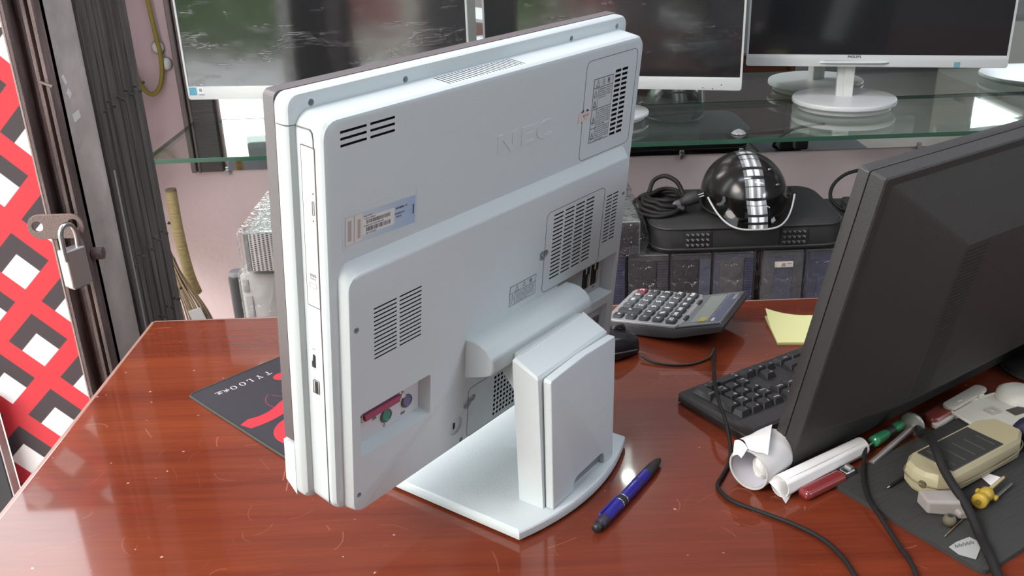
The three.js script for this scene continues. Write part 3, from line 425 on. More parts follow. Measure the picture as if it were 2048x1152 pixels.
  M('cable_notch', St(cube(0.6990, 0.7660, 0.0138, 0.0300, -0.4570, -0.4560)), mat([0.5, 0.53, 0.53], 0.6), aio);
  // arm between hinge and column
  const A0 = V(0.62193, 0.00356, -0.78307), O = V(-0.20836, 0.92478, -0.75219), Vv = V(0.08635, 0.99358, 0.07309), Nn = V(0.77830, -0.11308, 0.61763);
  const u2w = (u, v, n) => O.clone().addScaledVector(A0, u).addScaledVector(Vv, v).addScaledVector(Nn, n), s2w = (u, y, n) => V(u * Math.sin(a) + n * Math.cos(a), T + y, -u * Math.cos(a) + n * Math.sin(a));
  const L1 = (u) => [u2w(u, -0.010, nC + 0.014), u2w(u, -0.0050, nC + 0.022), u2w(u, -0.030, nC + 0.006)], arm = [[L1(0.2215), [s2w(0.6640, 0.1750, -0.488), s2w(0.6640, 0.1800, -0.486), s2w(0.6640, 0.130, -0.488)]], [L1(0.3305), [s2w(0.7780, 0.1750, -0.488), s2w(0.7780, 0.1800, -0.486), s2w(0.7780, 0.130, -0.488)]]];
  const al = ([h, c]) => [h[2], c[2], c[1], h[1]].map((p) => [p.x - base[0], p.y - base[1], p.z - base[2]]);
  M('hinge_arm', crease(loft([al(arm[0]), al(arm[1])].map((l) => l.slice())), 0.4), mat([0.60, 0.645, 0.65], 0.5, { bumpMap: grain, bumpScale: 0.00012, side: THREE.DoubleSide }), aio);
}

// ------------------------------------------------------------------ monitors on the glass shelf
function monitor(label, o) {                                      // origin: middle of the panel's lower edge, above the stand foot
  const m = thing('monitor', label, 'monitor', [o.x, 0.805, o.z], o.yaw, 'white monitors on the glass shelf'), y = o.y - 0.805, w = o.w / 2, h = o.h, b = o.bezel, e = 0.005;
  M('back_cover', plate(-w + 0.004, w - 0.004, y + 0.004, y + h - 0.004, -0.012, -0.002, 0.008, 0.002), whitePlastic, m);
  M('back_bulge', crease(slab3([[-w * 0.6, w * 0.6, y + 0.06, y + h - 0.07, -0.035], [-w * 0.85, w * 0.85, y + 0.02, y + h - 0.03, -0.012]], 0.02)), whitePlastic, m);
  const f = M('bezel', [plate(-w, w, y, y + b, -0.012, 0.004, 0.006, 0.0015), box(-w, -w + e, y + b - 0.004, y + h, -0.012, 0.004, 0.001), box(w - e, w, y + b - 0.004, y + h, -0.012, 0.004, 0.001), box(-w, w, y + h - e, y + h, -0.012, 0.004, 0.001)], whitePlastic, m);
  M('screen', box(-w + e, w - e, y + b - 0.001, y + h - e, -0.006, 0.0015, 0.0005), screenGlass, m);
  if (o.film) M('plastic_film', (() => { const g = new THREE.PlaneGeometry(o.w - 0.004, h - b + 0.002, 40, 24), p = g.attributes.position; for (let i = 0; i < p.count; i++) { const x = p.getX(i) / w; p.setZ(i, 0.0011 * vnoise(p.getX(i) * 9 + 40, p.getY(i) * 12 + 40, 256, 256) * (0.2 + x * x)); } g.computeVertexNormals(); return g.translate(0, y + (h + b) / 2, 0.0035); })(), film, m, true);
  const st = o.stand ?? {}, tl = st.tall ?? 1; const sx = st.dx ?? 0, sz = st.dz ?? -0.03, r = st.r ?? 0.11;
  M('stand_base', spun([[0, 0], [r * 0.86, 0], [r * 0.9, 0.002], [r * 0.92, 0.009], [r * 0.985, 0.0095], [r, 0.012], [r, 0.0165], [r * 0.985, 0.0185], [r * 0.6, 0.020], [0, 0.0205]].map(([q, t]) => [q, t * tl]), [sx, 0, sz], [sx, 1, sz], 56), whitePlastic, m);
  M('stand_neck', [box(sx - 0.021, sx - 0.001, 0.018, y + 0.12, sz - 0.022, sz + 0.008, 0.003), box(sx - 0.004, sx + 0.019, 0.018, y + 0.12, sz - 0.014, sz + 0.012, 0.003)], mat([0.68, 0.68, 0.66], 0.4), m);
  return [m, f, y];
}
{
  const [, f, y] = monitor('film-wrapped white monitor with blue and grey stickers on its lower corner', { x: -0.415, z: -2.228, y: 0.9035, w: 0.68, h: 0.40, bezel: 0.031, yaw: -0.122, film: true, stand: { dz: -0.06, r: 0.10 } });
  M('sticker', box(-0.335, -0.3165, y + 0.0105, y + 0.029, 0.0035, 0.0043, 0.0003), mat([0.10, 0.33, 0.45], 0.5), f);
  M('sticker', [box(-0.3125, -0.3005, y + 0.016, y + 0.029, 0.0035, 0.0043, 0.0003)], mat([0.78, 0.78, 0.8], 0.5), f);
  M('sticker_print', [box(-0.3100, -0.3030, y + 0.0185, y + 0.0265, 0.0042, 0.0046, 0.0001), box(-0.3125, -0.2985, y + 0.0105, y + 0.0130, 0.0038, 0.0043, 0.0001), box(-0.3310, -0.3205, y + 0.0150, y + 0.0165, 0.0042, 0.0046, 0.0001)], mat([0.25, 0.28, 0.32], 0.6), f);
}
{
  const [, f, y] = monitor('white monitor with a plain bezel between the other two monitors', { x: 0.2555, z: -2.33, y: 0.883, w: 0.63, h: 0.40, bezel: 0.031, yaw: -0.262, film: true, stand: { dz: -0.02, r: 0.095 } });
  M('button_mark', [[0.225, 0.006], [0.268, 0.013], [0.248, 0.004]].map(([x, v]) => rod([x, y + v, 0.0035], [x, y + v, 0.0045], 0.0014, 0.0014, 8)), slotDark, f);
}
{
  const [, f, y] = monitor('white monitor with black lettering on its bezel and a round stand', { x: 0.895, z: -2.325, y: 0.914, w: 0.60, h: 0.38, bezel: 0.0285, yaw: -0.25, stand: { dx: -0.055, dz: -0.038, r: 0.126, tall: 1.5 } });
  M('logo', text('PHILIPS', 0.0060, 0.0003, -0.060, y + 0.0215, 0.0041, false), mat([0.03, 0.03, 0.035], 0.5), f);
  M('lip', loft([[-0.125, 0.004], [-0.110, 0.0105], [0.020, 0.0105], [0.037, 0.004]].map(([x, z]) => [[x, y + 0.0085, 0.0035], [x, y + 0.0085, z], [x, y + 0.0125, z * 0.95], [x, y + 0.0155, 0.0035]])), whitePlastic, f);
  M('sticker', box(0.182, 0.196, y + 0.001, y + 0.0135, 0.0035, 0.0043, 0.0003), mat([0.16, 0.34, 0.42], 0.5), f);
}
monitor('white monitor at the shelf end right of the lettered one', { x: 1.50, z: -2.20, y: 0.945, w: 0.52, h: 0.34, bezel: 0.026, yaw: -0.25, stand: { dx: -0.06, dz: -0.14, r: 0.15 } });
{ // disc lying on the shelf
  const d = thing('compact_disc', 'shiny compact disc lying on the glass shelf near the round stand', 'disc', [0.636, 0.8045, -2.205]);
  const sh = new THREE.Shape(); sh.absellipse(0, 0, 0.06, 0.06, 0, 6.2832); const h = new THREE.Path(); h.absellipse(0, 0, 0.0075, 0.0075, 0, 6.2832); sh.holes.push(h);
  M('disc', ext(sh, 0.0012, 0, 1, 40).rotateX(-Math.PI / 2), mat([0.55, 0.62, 0.58], 0.15, { metalness: 0.9, iridescence: 1, iridescenceIOR: 1.8, iridescenceThicknessRange: [300, 420] }), d);
}

// ------------------------------------------------------------------ wrapped computer cases behind the desk
const perfDark = canvasTex(256, 512, (g, w, h) => { g.fillStyle = '#434357'; g.fillRect(0, 0, w, h); g.fillStyle = '#23233c'; for (let j = 0; j < 44; j++) for (let i = 0; i < 9; i++) g.fillRect(i * 30 + (j % 2) * 15 - 8, j * 12 + 2, 19, 6); });
const perfGrey = canvasTex(256, 512, (g, w, h) => { g.fillStyle = '#4a464b'; g.fillRect(0, 0, w, h); g.fillStyle = '#1f1d20'; for (let j = 0; j < 44; j++) for (let i = 0; i < 9; i++) g.fillRect(i * 30 + (j % 2) * 15 - 8, j * 12 + 2, 19, 6); });
const perfLight = canvasTex(512, 512, (g, w, h) => { g.fillStyle = '#dcd6d6'; g.fillRect(0, 0, w, h); g.fillStyle = '#4c4447'; for (let i = 0; i < 30; i++) for (let j = 0; j < 20; j++) { g.beginPath(); g.roundRect(i * 17 + 4, j * 26 + (i % 2) * 13 - 6, 9, 17, 4); g.fill(); } });
const perfSide = canvasTex(256, 512, (g, w, h) => { g.fillStyle = '#b9b3b4'; g.fillRect(0, 0, w, h); g.fillStyle = '#3b3538'; for (let j = 0; j < 40; j++) for (let i = 0; i < 10; i++) { g.beginPath(); g.roundRect(i * 28 + (j % 2) * 14 - 8, j * 13 + 3, 19, 7, 3); g.fill(); } });
const shellPts = (w, h, d) => { const g = new THREE.BoxGeometry(w, h, d, 10, 8, 8), p = g.attributes.position; for (let i = 0; i < p.count; i++) { const x = p.getX(i), y = p.getY(i), z = p.getZ(i), k = 0.0022 * (vnoise(x * 35 + 50, y * 35 + z * 30 + 90, 256, 256) - 0.35); p.setXYZ(i, x + Math.sign(x) * k, y + (y > 0 ? 1 : 0) * k, z + Math.sign(z) * k); } g.computeVertexNormals(); return g; };
function towerCase(label, x, o) {
  const w = o.w ?? 0.0915, h = 0.288, d = 0.30, c = thing('computer_case', label, 'computer case', [x, 0.30, -2.10], 0, 'wrapped computer cases in a row behind the desk');
  M('housing', box(-w / 2 + 0.001, w / 2 - 0.001, 0.001, h, -d / 2, d / 2 - 0.004, 0.003), mat([0.16, 0.155, 0.15], 0.45, { metalness: 0.3 }), c);
  M('front_panel', plate(-w / 2 + 0.002, w / 2 - 0.002, 0.003, h - 0.003, d / 2 - 0.005, d / 2, 0.004, 0.001), mat(o.panel, 0.35), c);
  if (o.face) M('drive_face', plate(o.face[0], o.face[1], 0.01, h - 0.012, d / 2 - 0.001, d / 2 + 0.003, 0.003, 0.001), mat(o.faceColor, 0.3), c);
  if (o.strip) { M('vent_strip', flat(o.strip[0], o.strip[1], 0.01, h - 0.012, d / 2 + 0.0012), o.tex ? printMat(o.tex, 0.5) : mat(o.stripColor, 0.5), c, true); }
  if (o.sticker) M('sticker', box(-0.020, 0.020, h - 0.037, h - 0.024, d / 2 + 0.001, d / 2 + 0.0045, 0.0004), mat([0.62, 0.56, 0.52], 0.6), c);
  if (o.sticker) M('sticker_print', [box(-0.006, 0.003, h - 0.035, h - 0.027, d / 2 + 0.0042, d / 2 + 0.0048, 0.0001), box(0.006, 0.016, h - 0.029, h - 0.027, d / 2 + 0.0042, d / 2 + 0.0048, 0.0001)], mat([0.3, 0.25, 0.23], 0.6), c);
  M('plastic_wrap', shellPts(w - 0.0002, h + 0.004, d + 0.012).translate(0, h / 2 + 0.003, 0.001), wrap, c);
  return c;
}
const dk = [0.045, 0.038, 0.042];
towerCase('wrapped case with a blue perforated strip, just showing past the white computer', 0.2085, { panel: [0.045, 0.042, 0.055], face: [-0.043, 0.014], faceColor: dk, strip: [0.015, 0.043], tex: perfDark });
towerCase('wrapped black case with a grey perforated strip behind the calculator', 0.3045, { panel: [0.06, 0.056, 0.06], face: [-0.043, 0.017], faceColor: dk, strip: [0.018, 0.043], tex: perfGrey });
towerCase('wrapped black case with a smooth slate blue strip beneath the bag', 0.3985, { panel: [0.06, 0.056, 0.065], face: [-0.043, 0.017], faceColor: [0.04, 0.034, 0.038], strip: [0.018, 0.043], stripColor: [0.085, 0.087, 0.118] });
towerCase('wrapped grey case with a dark left edge beside the gap in the row', 0.4930, { panel: [0.075, 0.074, 0.10], face: [-0.030, 0.022], faceColor: [0.085, 0.078, 0.082], strip: [0.023, 0.043], tex: perfDark });
towerCase('wrapped slate grey case with a white sticker near its top', 0.6035, { panel: [0.085, 0.082, 0.09], strip: [-0.02, 0.02], stripColor: [0.075, 0.074, 0.10], sticker: true });
towerCase('wrapped blue case at the row end beside the black monitor', 0.7000, { panel: [0.055, 0.056, 0.08], strip: [-0.02, 0.03], stripColor: [0.06, 0.062, 0.095] });
{
  const c = thing('computer_case', 'wrapped dark case lying flat on the row beside the black bag', 'computer case', [0.146, 0.592, -2.085]);
  M('housing', box(-0.14, 0.138, 0.001, 0.078, -0.14, 0.138, 0.003), mat([0.25, 0.25, 0.245], 0.4, { metalness: 0.3 }), c);
  M('front_panel', plate(-0.138, 0.134, 0.020, 0.076, 0.137, 0.142, 0.003, 0.001), mat([0.045, 0.04, 0.043], 0.35), c);
  M('vent_strip', flat(-0.138, 0.134, 0.003, 0.019, 0.1405), printMat(perfGrey, 0.5), c, true);
  M('plastic_wrap', (() => { const g = shellPts(0.290, 0.080, 0.292), p = g.attributes.position; for (let i = 0; i < p.count; i++) if (p.getX(i) > 0.13) p.setX(i, p.getX(i) + 0.012 * (1 - Math.abs(p.getY(i)) / 0.045)); g.computeVertexNormals(); return g.translate(0, 0.041, 0); })(), wrap, c);
}
{
  const c = thing('computer_case', 'wrapped white case with a plain left face, lower one of the left stack', 'computer case', [-0.4525, 0.30, -2.11], 0, 'two wrapped white cases behind the desk');
  M('housing', box(-0.148, 0.15, 0.001, 0.276, -0.15, 0.144, 0.004), mat([0.50, 0.48, 0.475], 0.5), c);
  M('front_panel', plate(-0.150, -0.066, 0.003, 0.274, 0.143, 0.152, 0.006, 0.002), mat([0.55, 0.525, 0.52], 0.4), c);
  M('drive_door', [plate(-0.146, -0.133, 0.232, 0.262, 0.151, 0.1535, 0.002, 0.0005), plate(-0.144, -0.128, 0.03, 0.222, 0.151, 0.1535, 0.002, 0.0005)], mat([0.42, 0.40, 0.40], 0.4), c);
  M('vent_grille', flat(-0.063, 0.14, 0.005, 0.272, 0.146), printMat(perfSide, 0.5), c, true);
  M('plastic_wrap', shellPts(0.304, 0.280, 0.312).translate(0.0, 0.1385, 0.001), wrap, c);
  const u = thing('computer_case', 'wrapped white case with a perforated front, upper one of the left stack', 'computer case', [-0.4375, 0.582, -2.095], 0, 'two wrapped white cases behind the desk');
  M('housing', box(-0.143, 0.145, 0.001, 0.090, -0.145, 0.146, 0.003), mat([0.30, 0.295, 0.295], 0.4, { metalness: 0.4 }), u);
  M('vent_grille', [flat(-0.131, 0.145, 0.003, 0.090, 0.1475)], printMat(perfLight, 0.5), u, true);
  M('side_edge', box(-0.1435, -0.131, 0.002, 0.0905, 0.139, 0.1475, 0.002), mat([0.27, 0.26, 0.265], 0.4), u);
  M('plastic_wrap', shellPts(0.308, 0.094, 0.304).translate(-0.001, 0.0475, 0.001), wrap, u);
}
{ const c = thing('dark_canister', 'small dark canister behind the lower white case', 'canister', [-0.662, 0.30, -2.13]); M('body', spun([[0, 0], [0.02, 0], [0.021, 0.004], [0.021, 0.20], [0.018, 0.206]], [0, 0, 0], [0, 1, 0]), mat([0.035, 0.033, 0.036], 0.4), c); M('lid', spun([[0.018, 0.205], [0.0185, 0.214], [0.014, 0.217], [0, 0.217]], [0, 0, 0], [0, 1, 0]), mat([0.18, 0.17, 0.18], 0.5), c); }

// ------------------------------------------------------------------ broom in the corner
{
  const b = thing('broom', 'old straw broom with a thick tan handle standing by the gate', 'broom', [-0.776, 0, -2.19]);
  M('handle', tube([[-0.030, 0.705, 0.0], [-0.032, 0.62, -0.004], [-0.030, 0.54, -0.008], [-0.024, 0.475, -0.01], [-0.018, 0.43, -0.02]], 0.0135, 40, 12), mat([0.30, 0.22, 0.10], 0.7, { bumpMap: streaks, bumpScale: 0.002 }), b);
  M('handle_end', rod([-0.030, 0.703, 0.0], [-0.030, 0.708, 0.0], 0.0138, 0.0125), mat([0.12, 0.085, 0.05], 0.8), b);
  const straw = [mat([0.21, 0.145, 0.085], 0.8), mat([0.26, 0.185, 0.11], 0.8), mat([0.15, 0.10, 0.065], 0.8)];
  for (let i = 0; i < 34; i++) { const t = i / 33, j = rr(-0.006, 0.006); M(i ? 'straw_' + String(i).padStart(3, '0') : 'straw', tube([[-0.046 + 0.008 * t, 0.565 + 0.02 * rnd() - 0.02 * t, 0.05 + j], [-0.044 + 0.032 * t, 0.50, 0.06 + j], [-0.038 + 0.068 * t, 0.42, 0.065 + j], [-0.036 + 0.095 * t, 0.31, 0.06 + 2 * j]], 0.0017, 14, 5), straw[i % 3], b); }
  M('straw_tie', new THREE.TorusGeometry(0.0085, 0.0022, 6, 18).rotateX(Math.PI / 2).translate(-0.040, 0.548, 0.052), straw[2], b);
  M('patch', box(-0.020, 0.014, -0.055, 0.055, -0.002, 0.002, 0.001).rotateZ(0.28).translate(0.022, 0.375, 0.078), mat([0.30, 0.285, 0.28], 0.7), b);
}

// ------------------------------------------------------------------ bag, helmet, leads
{
  const b = thing('laptop_bag', 'black padded laptop bag lying on the wrapped cases', 'bag', [0.515, 0.594, -2.075]);
  const o = poly(rrect(-0.205, 0.215, -0.135, 0.135, 0.045, 7));
  M('bag_body', crease(ext(o, 0.044, 0.010, 4, 6).rotateX(-Math.PI / 2).translate(0, 0.010, 0), 0.7), mat([0.022, 0.021, 0.022], 0.75, { bumpMap: fineGrain, bumpScale: 0.0006 }), b);
  M('piping', [tube(rrect(-0.205, 0.215, -0.135, 0.135, 0.045, 7).map(([x, z]) => [x, 0.057, -z]), 0.003, 120, 6, true), tube(rrect(-0.204, 0.214, -0.136, 0.136, 0.045, 7).map(([x, z]) => [x, 0.010, -z]), 0.003, 120, 6, true)], mat([0.03, 0.028, 0.03], 0.5), b);
  for (const x of [-0.107, 0.103]) {
    const p = M('stud_panel', plate(x - 0.030, x + 0.030, 0.009, 0.052, 0.1345, 0.1375, 0.003, 0.0008), mat([0.02, 0.019, 0.02], 0.5), b), s = [];
    for (let i = 0; i < 5; i++) for (let j = 0; j < 3; j++) M('stud', new THREE.ConeGeometry(0.0062, 0.006, 4, 1).rotateY(Math.PI / 4).rotateX(Math.PI / 2).translate(x - 0.0218 + i * 0.0109, 0.0185 + j * 0.0118, 0.1402), mat([0.022, 0.022, 0.022], 0.45), p);
  }
}
{
  const h = thing('helmet', 'glossy black half helmet with a checked stripe on the black bag', 'helmet', [0.525, 0.664, -2.035]);
  const RX = 0.0935, RY = 0.094, RZ = 0.112, y0 = 0.032;
  const dome = (k, a0, a1, b0, b1, n, m) => { const pos = [], idx = []; for (let j = 0; j <= m; j++) for (let i = 0; i <= n; i++) { const a = a0 + (a1 - a0) * i / n, t = b0 + (b1 - b0) * j / m, c = Math.cos(t), s = Math.sin(t); pos.push((RX + k) * s * Math.sin(a), y0 + (RY + k) * c, (RZ + k) * s * Math.cos(a)); } for (let j = 0; j < m; j++) for (let i = 0; i < n; i++) { const p = j * (n + 1) + i; idx.push(p, p + n + 1, p + n + 2, p, p + n + 2, p + 1); } const g = new THREE.BufferGeometry(); g.setAttribute('position', new THREE.Float32BufferAttribute(pos, 3)); g.setIndex(idx); g.computeVertexNormals(); return g; };
  const gloss = mat([0.014, 0.013, 0.013], 0.2, { specularIntensity: 0.7, side: THREE.DoubleSide });
  M('shell', dome(0, -Math.PI, Math.PI, 0.0001, 1.84, 64, 36), gloss, h);
  M('lining', dome(-0.006, -Math.PI, Math.PI, 0.0001, 1.80, 48, 20), mat([0.03, 0.03, 0.03], 0.9, { side: THREE.DoubleSide }), h);
  M('shell_rim', tube(Array.from({ length: 40 }, (_, i) => { const a = i / 40 * 6.2832, s = Math.sin(1.83), c = Math.cos(1.83); return [RX * s * Math.sin(a), y0 + RY * c, RZ * s * Math.cos(a)]; }), 0.003, 90, 6, true), mat([0.02, 0.02, 0.02], 0.4), h);
  const plaid = canvasTex(256, 1024, (g, w, hh) => {
    g.fillStyle = '#b9bcbc'; g.fillRect(0, 0, w, hh);
    for (const [x, ww, c] of [[0, 44, '#6d7071'], [70, 22, '#e8eaea'], [104, 38, '#7e8182'], [160, 22, '#e8eaea'], [196, 60, '#75787a']]) { g.fillStyle = c; g.fillRect(x, 0, ww, hh); }
    for (let y = 0; y < hh; y += 250) { g.fillStyle = 'rgba(20,20,22,0.92)'; g.fillRect(0, y + 96, w, 26); g.fillRect(0, y + 176, w, 28); g.fillRect(0, y + 8, w, 7); g.fillStyle = 'rgba(240,242,242,0.75)'; for (const x of [44, 92, 142, 182]) { g.fillRect(x, y + 122, 26, 54); } }
  });
  const strip = (() => { const n = 10, m = 60, hw = 0.021, pos = [], uv = [], idx = []; for (let j = 0; j <= m; j++) for (let i = 0; i <= n; i++) { const x = -hw + 2 * hw * i / n, t = -1.2 + (1.84 + 1.2) * j / m, q = Math.sqrt(1 - (x / RX) ** 2), k = 1.008; pos.push(x, y0 + RY * q * Math.cos(t) * k, RZ * q * Math.sin(t) * k); uv.push(i / n, 1 - j / m); } for (let j = 0; j < m; j++) for (let i = 0; i < n; i++) { const p = j * (n + 1) + i; idx.push(p, p + n + 1, p + n + 2, p, p + n + 2, p + 1); } const g = new THREE.BufferGeometry(); g.setAttribute('position', new THREE.Float32BufferAttribute(pos, 3)); g.setAttribute('uv', new THREE.Float32BufferAttribute(uv, 2)); g.setIndex(idx); g.computeVertexNormals(); return g; })();
  M('checked_stripe', strip, mat(0xffffff, 0.25, { map: plaid, clearcoat: 1, clearcoatRoughness: 0.05, side: THREE.DoubleSide }), h, true);
  // smoked peak with a pale rim, drooping over the front
  const edge = [], inner = []; for (let i = 0; i <= 30; i++) { const t = -1 + i / 15, x = 0.094 * Math.sign(t) * Math.pow(Math.abs(t), 0.8), q = Math.pow(Math.abs(t), 3.2); edge.push([x, -0.003 + 0.052 * q, 0.142 - 0.072 * Math.pow(Math.abs(t), 2.6)]); const a = t * 1.25; inner.push([RX * 1.012 * Math.sin(a), y0 + 0.018 + 0.008 * Math.abs(t), RZ * 1.012 * Math.cos(a)]); }
  const vis = (() => { const pos = [], idx = []; const m = 6; for (let j = 0; j <= m; j++) for (let i = 0; i <= 30; i++) { const k = j / m; for (let c = 0; c < 3; c++) pos.push(inner[i][c] * (1 - k) + edge[i][c] * k + (c === 2 ? 0.006 * Math.sin(Math.PI * k) : 0)); } for (let j = 0; j < m; j++) for (let i = 0; i < 30; i++) { const p = j * 31 + i; idx.push(p, p + 31, p + 32, p, p + 32, p + 1); } const g = new THREE.BufferGeometry(); g.setAttribute('position', new THREE.Float32BufferAttribute(pos, 3)); g.setIndex(idx); g.computeVertexNormals(); return g; })();
  M('peak', vis, mat([0.42, 0.42, 0.42], 0.05, { transmission: 1, thickness: 0, ior: 1.3, side: THREE.DoubleSide }), h);
  { const pos = [], uv = [], idx = [], m = 8, n = 6; for (let j = 0; j <= m; j++) for (let i = 0; i <= n; i++) { const k = j / m, x = -0.021 + 0.042 * i / n, at = (l) => { let q = 1; while (q < 30 && l[q][0] < x) q++; const t = (x - l[q - 1][0]) / (l[q][0] - l[q - 1][0]); return l[q - 1].map((c, w) => c + (l[q][w] - c) * t); }, a = at(inner), b = at(edge); pos.push(x, a[1] * (1 - k) + b[1] * k + 0.0006, a[2] * (1 - k) + b[2] * k + 0.006 * Math.sin(Math.PI * k) + 0.0012); uv.push(i / n, 0.30 - 0.28 * k); } for (let j = 0; j < m; j++) for (let i = 0; i < n; i++) { const p = j * (n + 1) + i; idx.push(p, p + n + 1, p + n + 2, p, p + n + 2, p + 1); } const g = new THREE.BufferGeometry(); g.setAttribute('position', new THREE.Float32BufferAttribute(pos, 3)); g.setAttribute('uv', new THREE.Float32BufferAttribute(uv, 2)); g.setIndex(idx); g.computeVertexNormals(); M('peak_stripe', g, mat(0xffffff, 0.3, { map: plaid, side: THREE.DoubleSide }), h, true); }
  M('peak_rim', tube(edge, 0.0022, 70, 6), mat([0.42, 0.42, 0.41], 0.35), h);
  M('vent_plug', [[0.035, 0.105, 0.067], [0.05, 0.075, 0.082]].map(([x, y, z]) => rod([x, y, z], [x + 0.003, y + 0.003, z + 0.004], 0.003, 0.0022, 10)), steel, h);
}
{
  const c = thing('power_lead', 'coiled black power lead with a plug on the bag left of the helmet', 'power lead', [0.352, 0.659, -2.07]);
  const loops = []; for (let k = 0; k < 5; k++) { const a = [], rx = 0.055 - 0.004 * k, rz = 0.070 - 0.005 * k; for (let i = 0; i < 14; i++) { const t = i / 14 * 6.2832; a.push([-0.012 + 0.004 * k + rx * Math.cos(t) + rr(-0.004, 0.004), 0.006 + 0.006 * k + 0.004 * Math.sin(t * 2 + k), 0.012 + rz * Math.sin(t) * 0.9 + rr(-0.004, 0.004)]); } loops.push(a); }
  loops.forEach((l, k) => M('coil', tube(l, 0.0048, 90, 8, true), cableBlack, c));
  M('loop', tube([[-0.03, 0.03, -0.02], [-0.018, 0.055, -0.03], [0.005, 0.068, -0.02], [0.03, 0.058, -0.005], [0.042, 0.036, 0.01], [0.046, 0.028, 0.03]], 0.0052, 60, 8), cableBlack, c);
  M('plug', [spun([[0, 0], [0.008, 0], [0.010, 0.01], [0.014, 0.016], [0.015, 0.04], [0, 0.042]], [0.028, 0.030, 0.06], [0.056, 0.040, 0.062])], blackRough, c);
  M('pin', [rod([0.0655, 0.041, 0.066], [0.079, 0.046, 0.067], 0.002), rod([0.066, 0.044, 0.058], [0.0795, 0.049, 0.059], 0.002)], steel, c);
  M('tie', box(0.010, 0.042, 0.008, 0.032, 0.036, 0.062, 0.008), mat([0.10, 0.10, 0.11], 0.5), c);
}
{
  const c = thing('charger_lead', 'black charger lead arching above the bag beside the black monitor', 'power lead', [0.80, 0.63, -2.2]);
  M('lead', tube([[0.13, 0.045, -0.05], [0.085, 0.045, -0.06], [0.035, 0.035, -0.06], [0.002, 0.010, -0.05], [-0.008, -0.015, -0.03], [0.006, -0.032, 0.0], [0.03, -0.038, 0.02]], 0.0045, 60, 8), cableBlack, c);
  M('adapter', [box(0.012, 0.085, -0.040, -0.008, -0.02, 0.05, 0.008), box(0.05, 0.09, -0.03, 0.0, -0.05, -0.02, 0.006)], blackRough, c);
  M('connector', spun([[0, 0], [0.007, 0], [0.009, 0.012], [0.006, 0.03], [0, 0.03]], [0.012, -0.03, 0.012], [0.05, -0.026, 0.03]), blackRough, c);
  const r = thing('ledge_crate', 'dark storage crate beneath the charger behind the black monitor', 'crate', [0.88, 0.30, -2.16]);
  M('crate_body', box(-0.125, 0.2, 0, 0.288, -0.14, 0.15, 0.006), blackRough, r); M('crate_lid', box(-0.128, 0.203, 0.270, 0.290, -0.143, 0.153, 0.004), mat([0.04, 0.04, 0.042], 0.5), r);
}

// ------------------------------------------------------------------ black monitor seen from behind, right
{
  const base = [0.55, T, -0.98];
  const m = thing('black_monitor', 'black monitor seen from behind, leaning at the right of the desk', 'monitor', base);
  const MU = new THREE.Matrix4().makeBasis(V(0.83035, 0.0, -0.55725), V(0.1153, 0.9783, 0.1718), V(0.54516, -0.20691, 0.81233)).setPosition(0.29289 - base[0], 0.7562 - base[1], -0.86356 - base[2]);
  const U = (...g) => [g].flat(9).map((q) => (q.index ? q.toNonIndexed() : q.clone()).applyMatrix4(MU));
  const W = 0.58, H = 0.352, D = 0.030, shell = mat([0.034, 0.032, 0.031], 0.55, { bumpMap: fineGrain, bumpScale: 0.0003 });
  M('front_frame', U(plate(0, W, 0, H, -D, -D + 0.0115, 0.004, 0.0012)), mat([0.040, 0.038, 0.038], 0.4, { bumpMap: fineGrain, bumpScale: 0.0002 }), m);
  M('rear_shell', U(crease(slab3([[0.0012, W - 0.0012, 0.0012, H - 0.0012, -D + 0.0118], [0, W, 0, H, -D + 0.013], [0.0, W, 0.0, H, -0.0015], [0.0015, W - 0.0015, 0.0015, H - 0.0015, 0]], 0.003), 0.4)), shell, m);
  M('rear_bulge', U(crease(slab3([[0.006, W - 0.006, 0.045, H - 0.005, -0.002], [0.116, W - 0.12, 0.068, H - 0.078, 0.032], [0.120, W - 0.124, 0.072, H - 0.082, 0.0335]], 0.004), 0.3)), shell, m);
  M('screen', U(box(0.015, W - 0.015, 0.02, H - 0.015, -D - 0.0006, -D + 0.002, 0.0004)), screenGlass, m);
  const vent = mat([0.010, 0.010, 0.010], 0.7);
  for (let i = 0; i < 40; i++) { const v = 0.078 + i * 0.00475; M(i ? 'vent_slit_' + String(i).padStart(3, '0') : 'vent_slit', U(box(0.126, 0.162, v - 0.0009, v + 0.0009, 0.0325, 0.0338, 0.0003)), vent, m); }
  M('stand_neck', U(box(0.42, 0.49, 0.03, 0.16, 0.028, 0.050, 0.006)), shell, m);
  const q = V(0.455, 0, 0.04).applyMatrix4(MU);
  M('stand_foot', [spun([[0, 0], [0.06, 0], [0.062, 0.003], [0.058, 0.008], [0.03, 0.011], [0, 0.011]], [q.x, 0.0005, q.z], [q.x, 1, q.z], 40), rod([q.x, 0.01, q.z], [q.x + 0.004, 0.05, q.z + 0.006], 0.015)], shell, m);
}

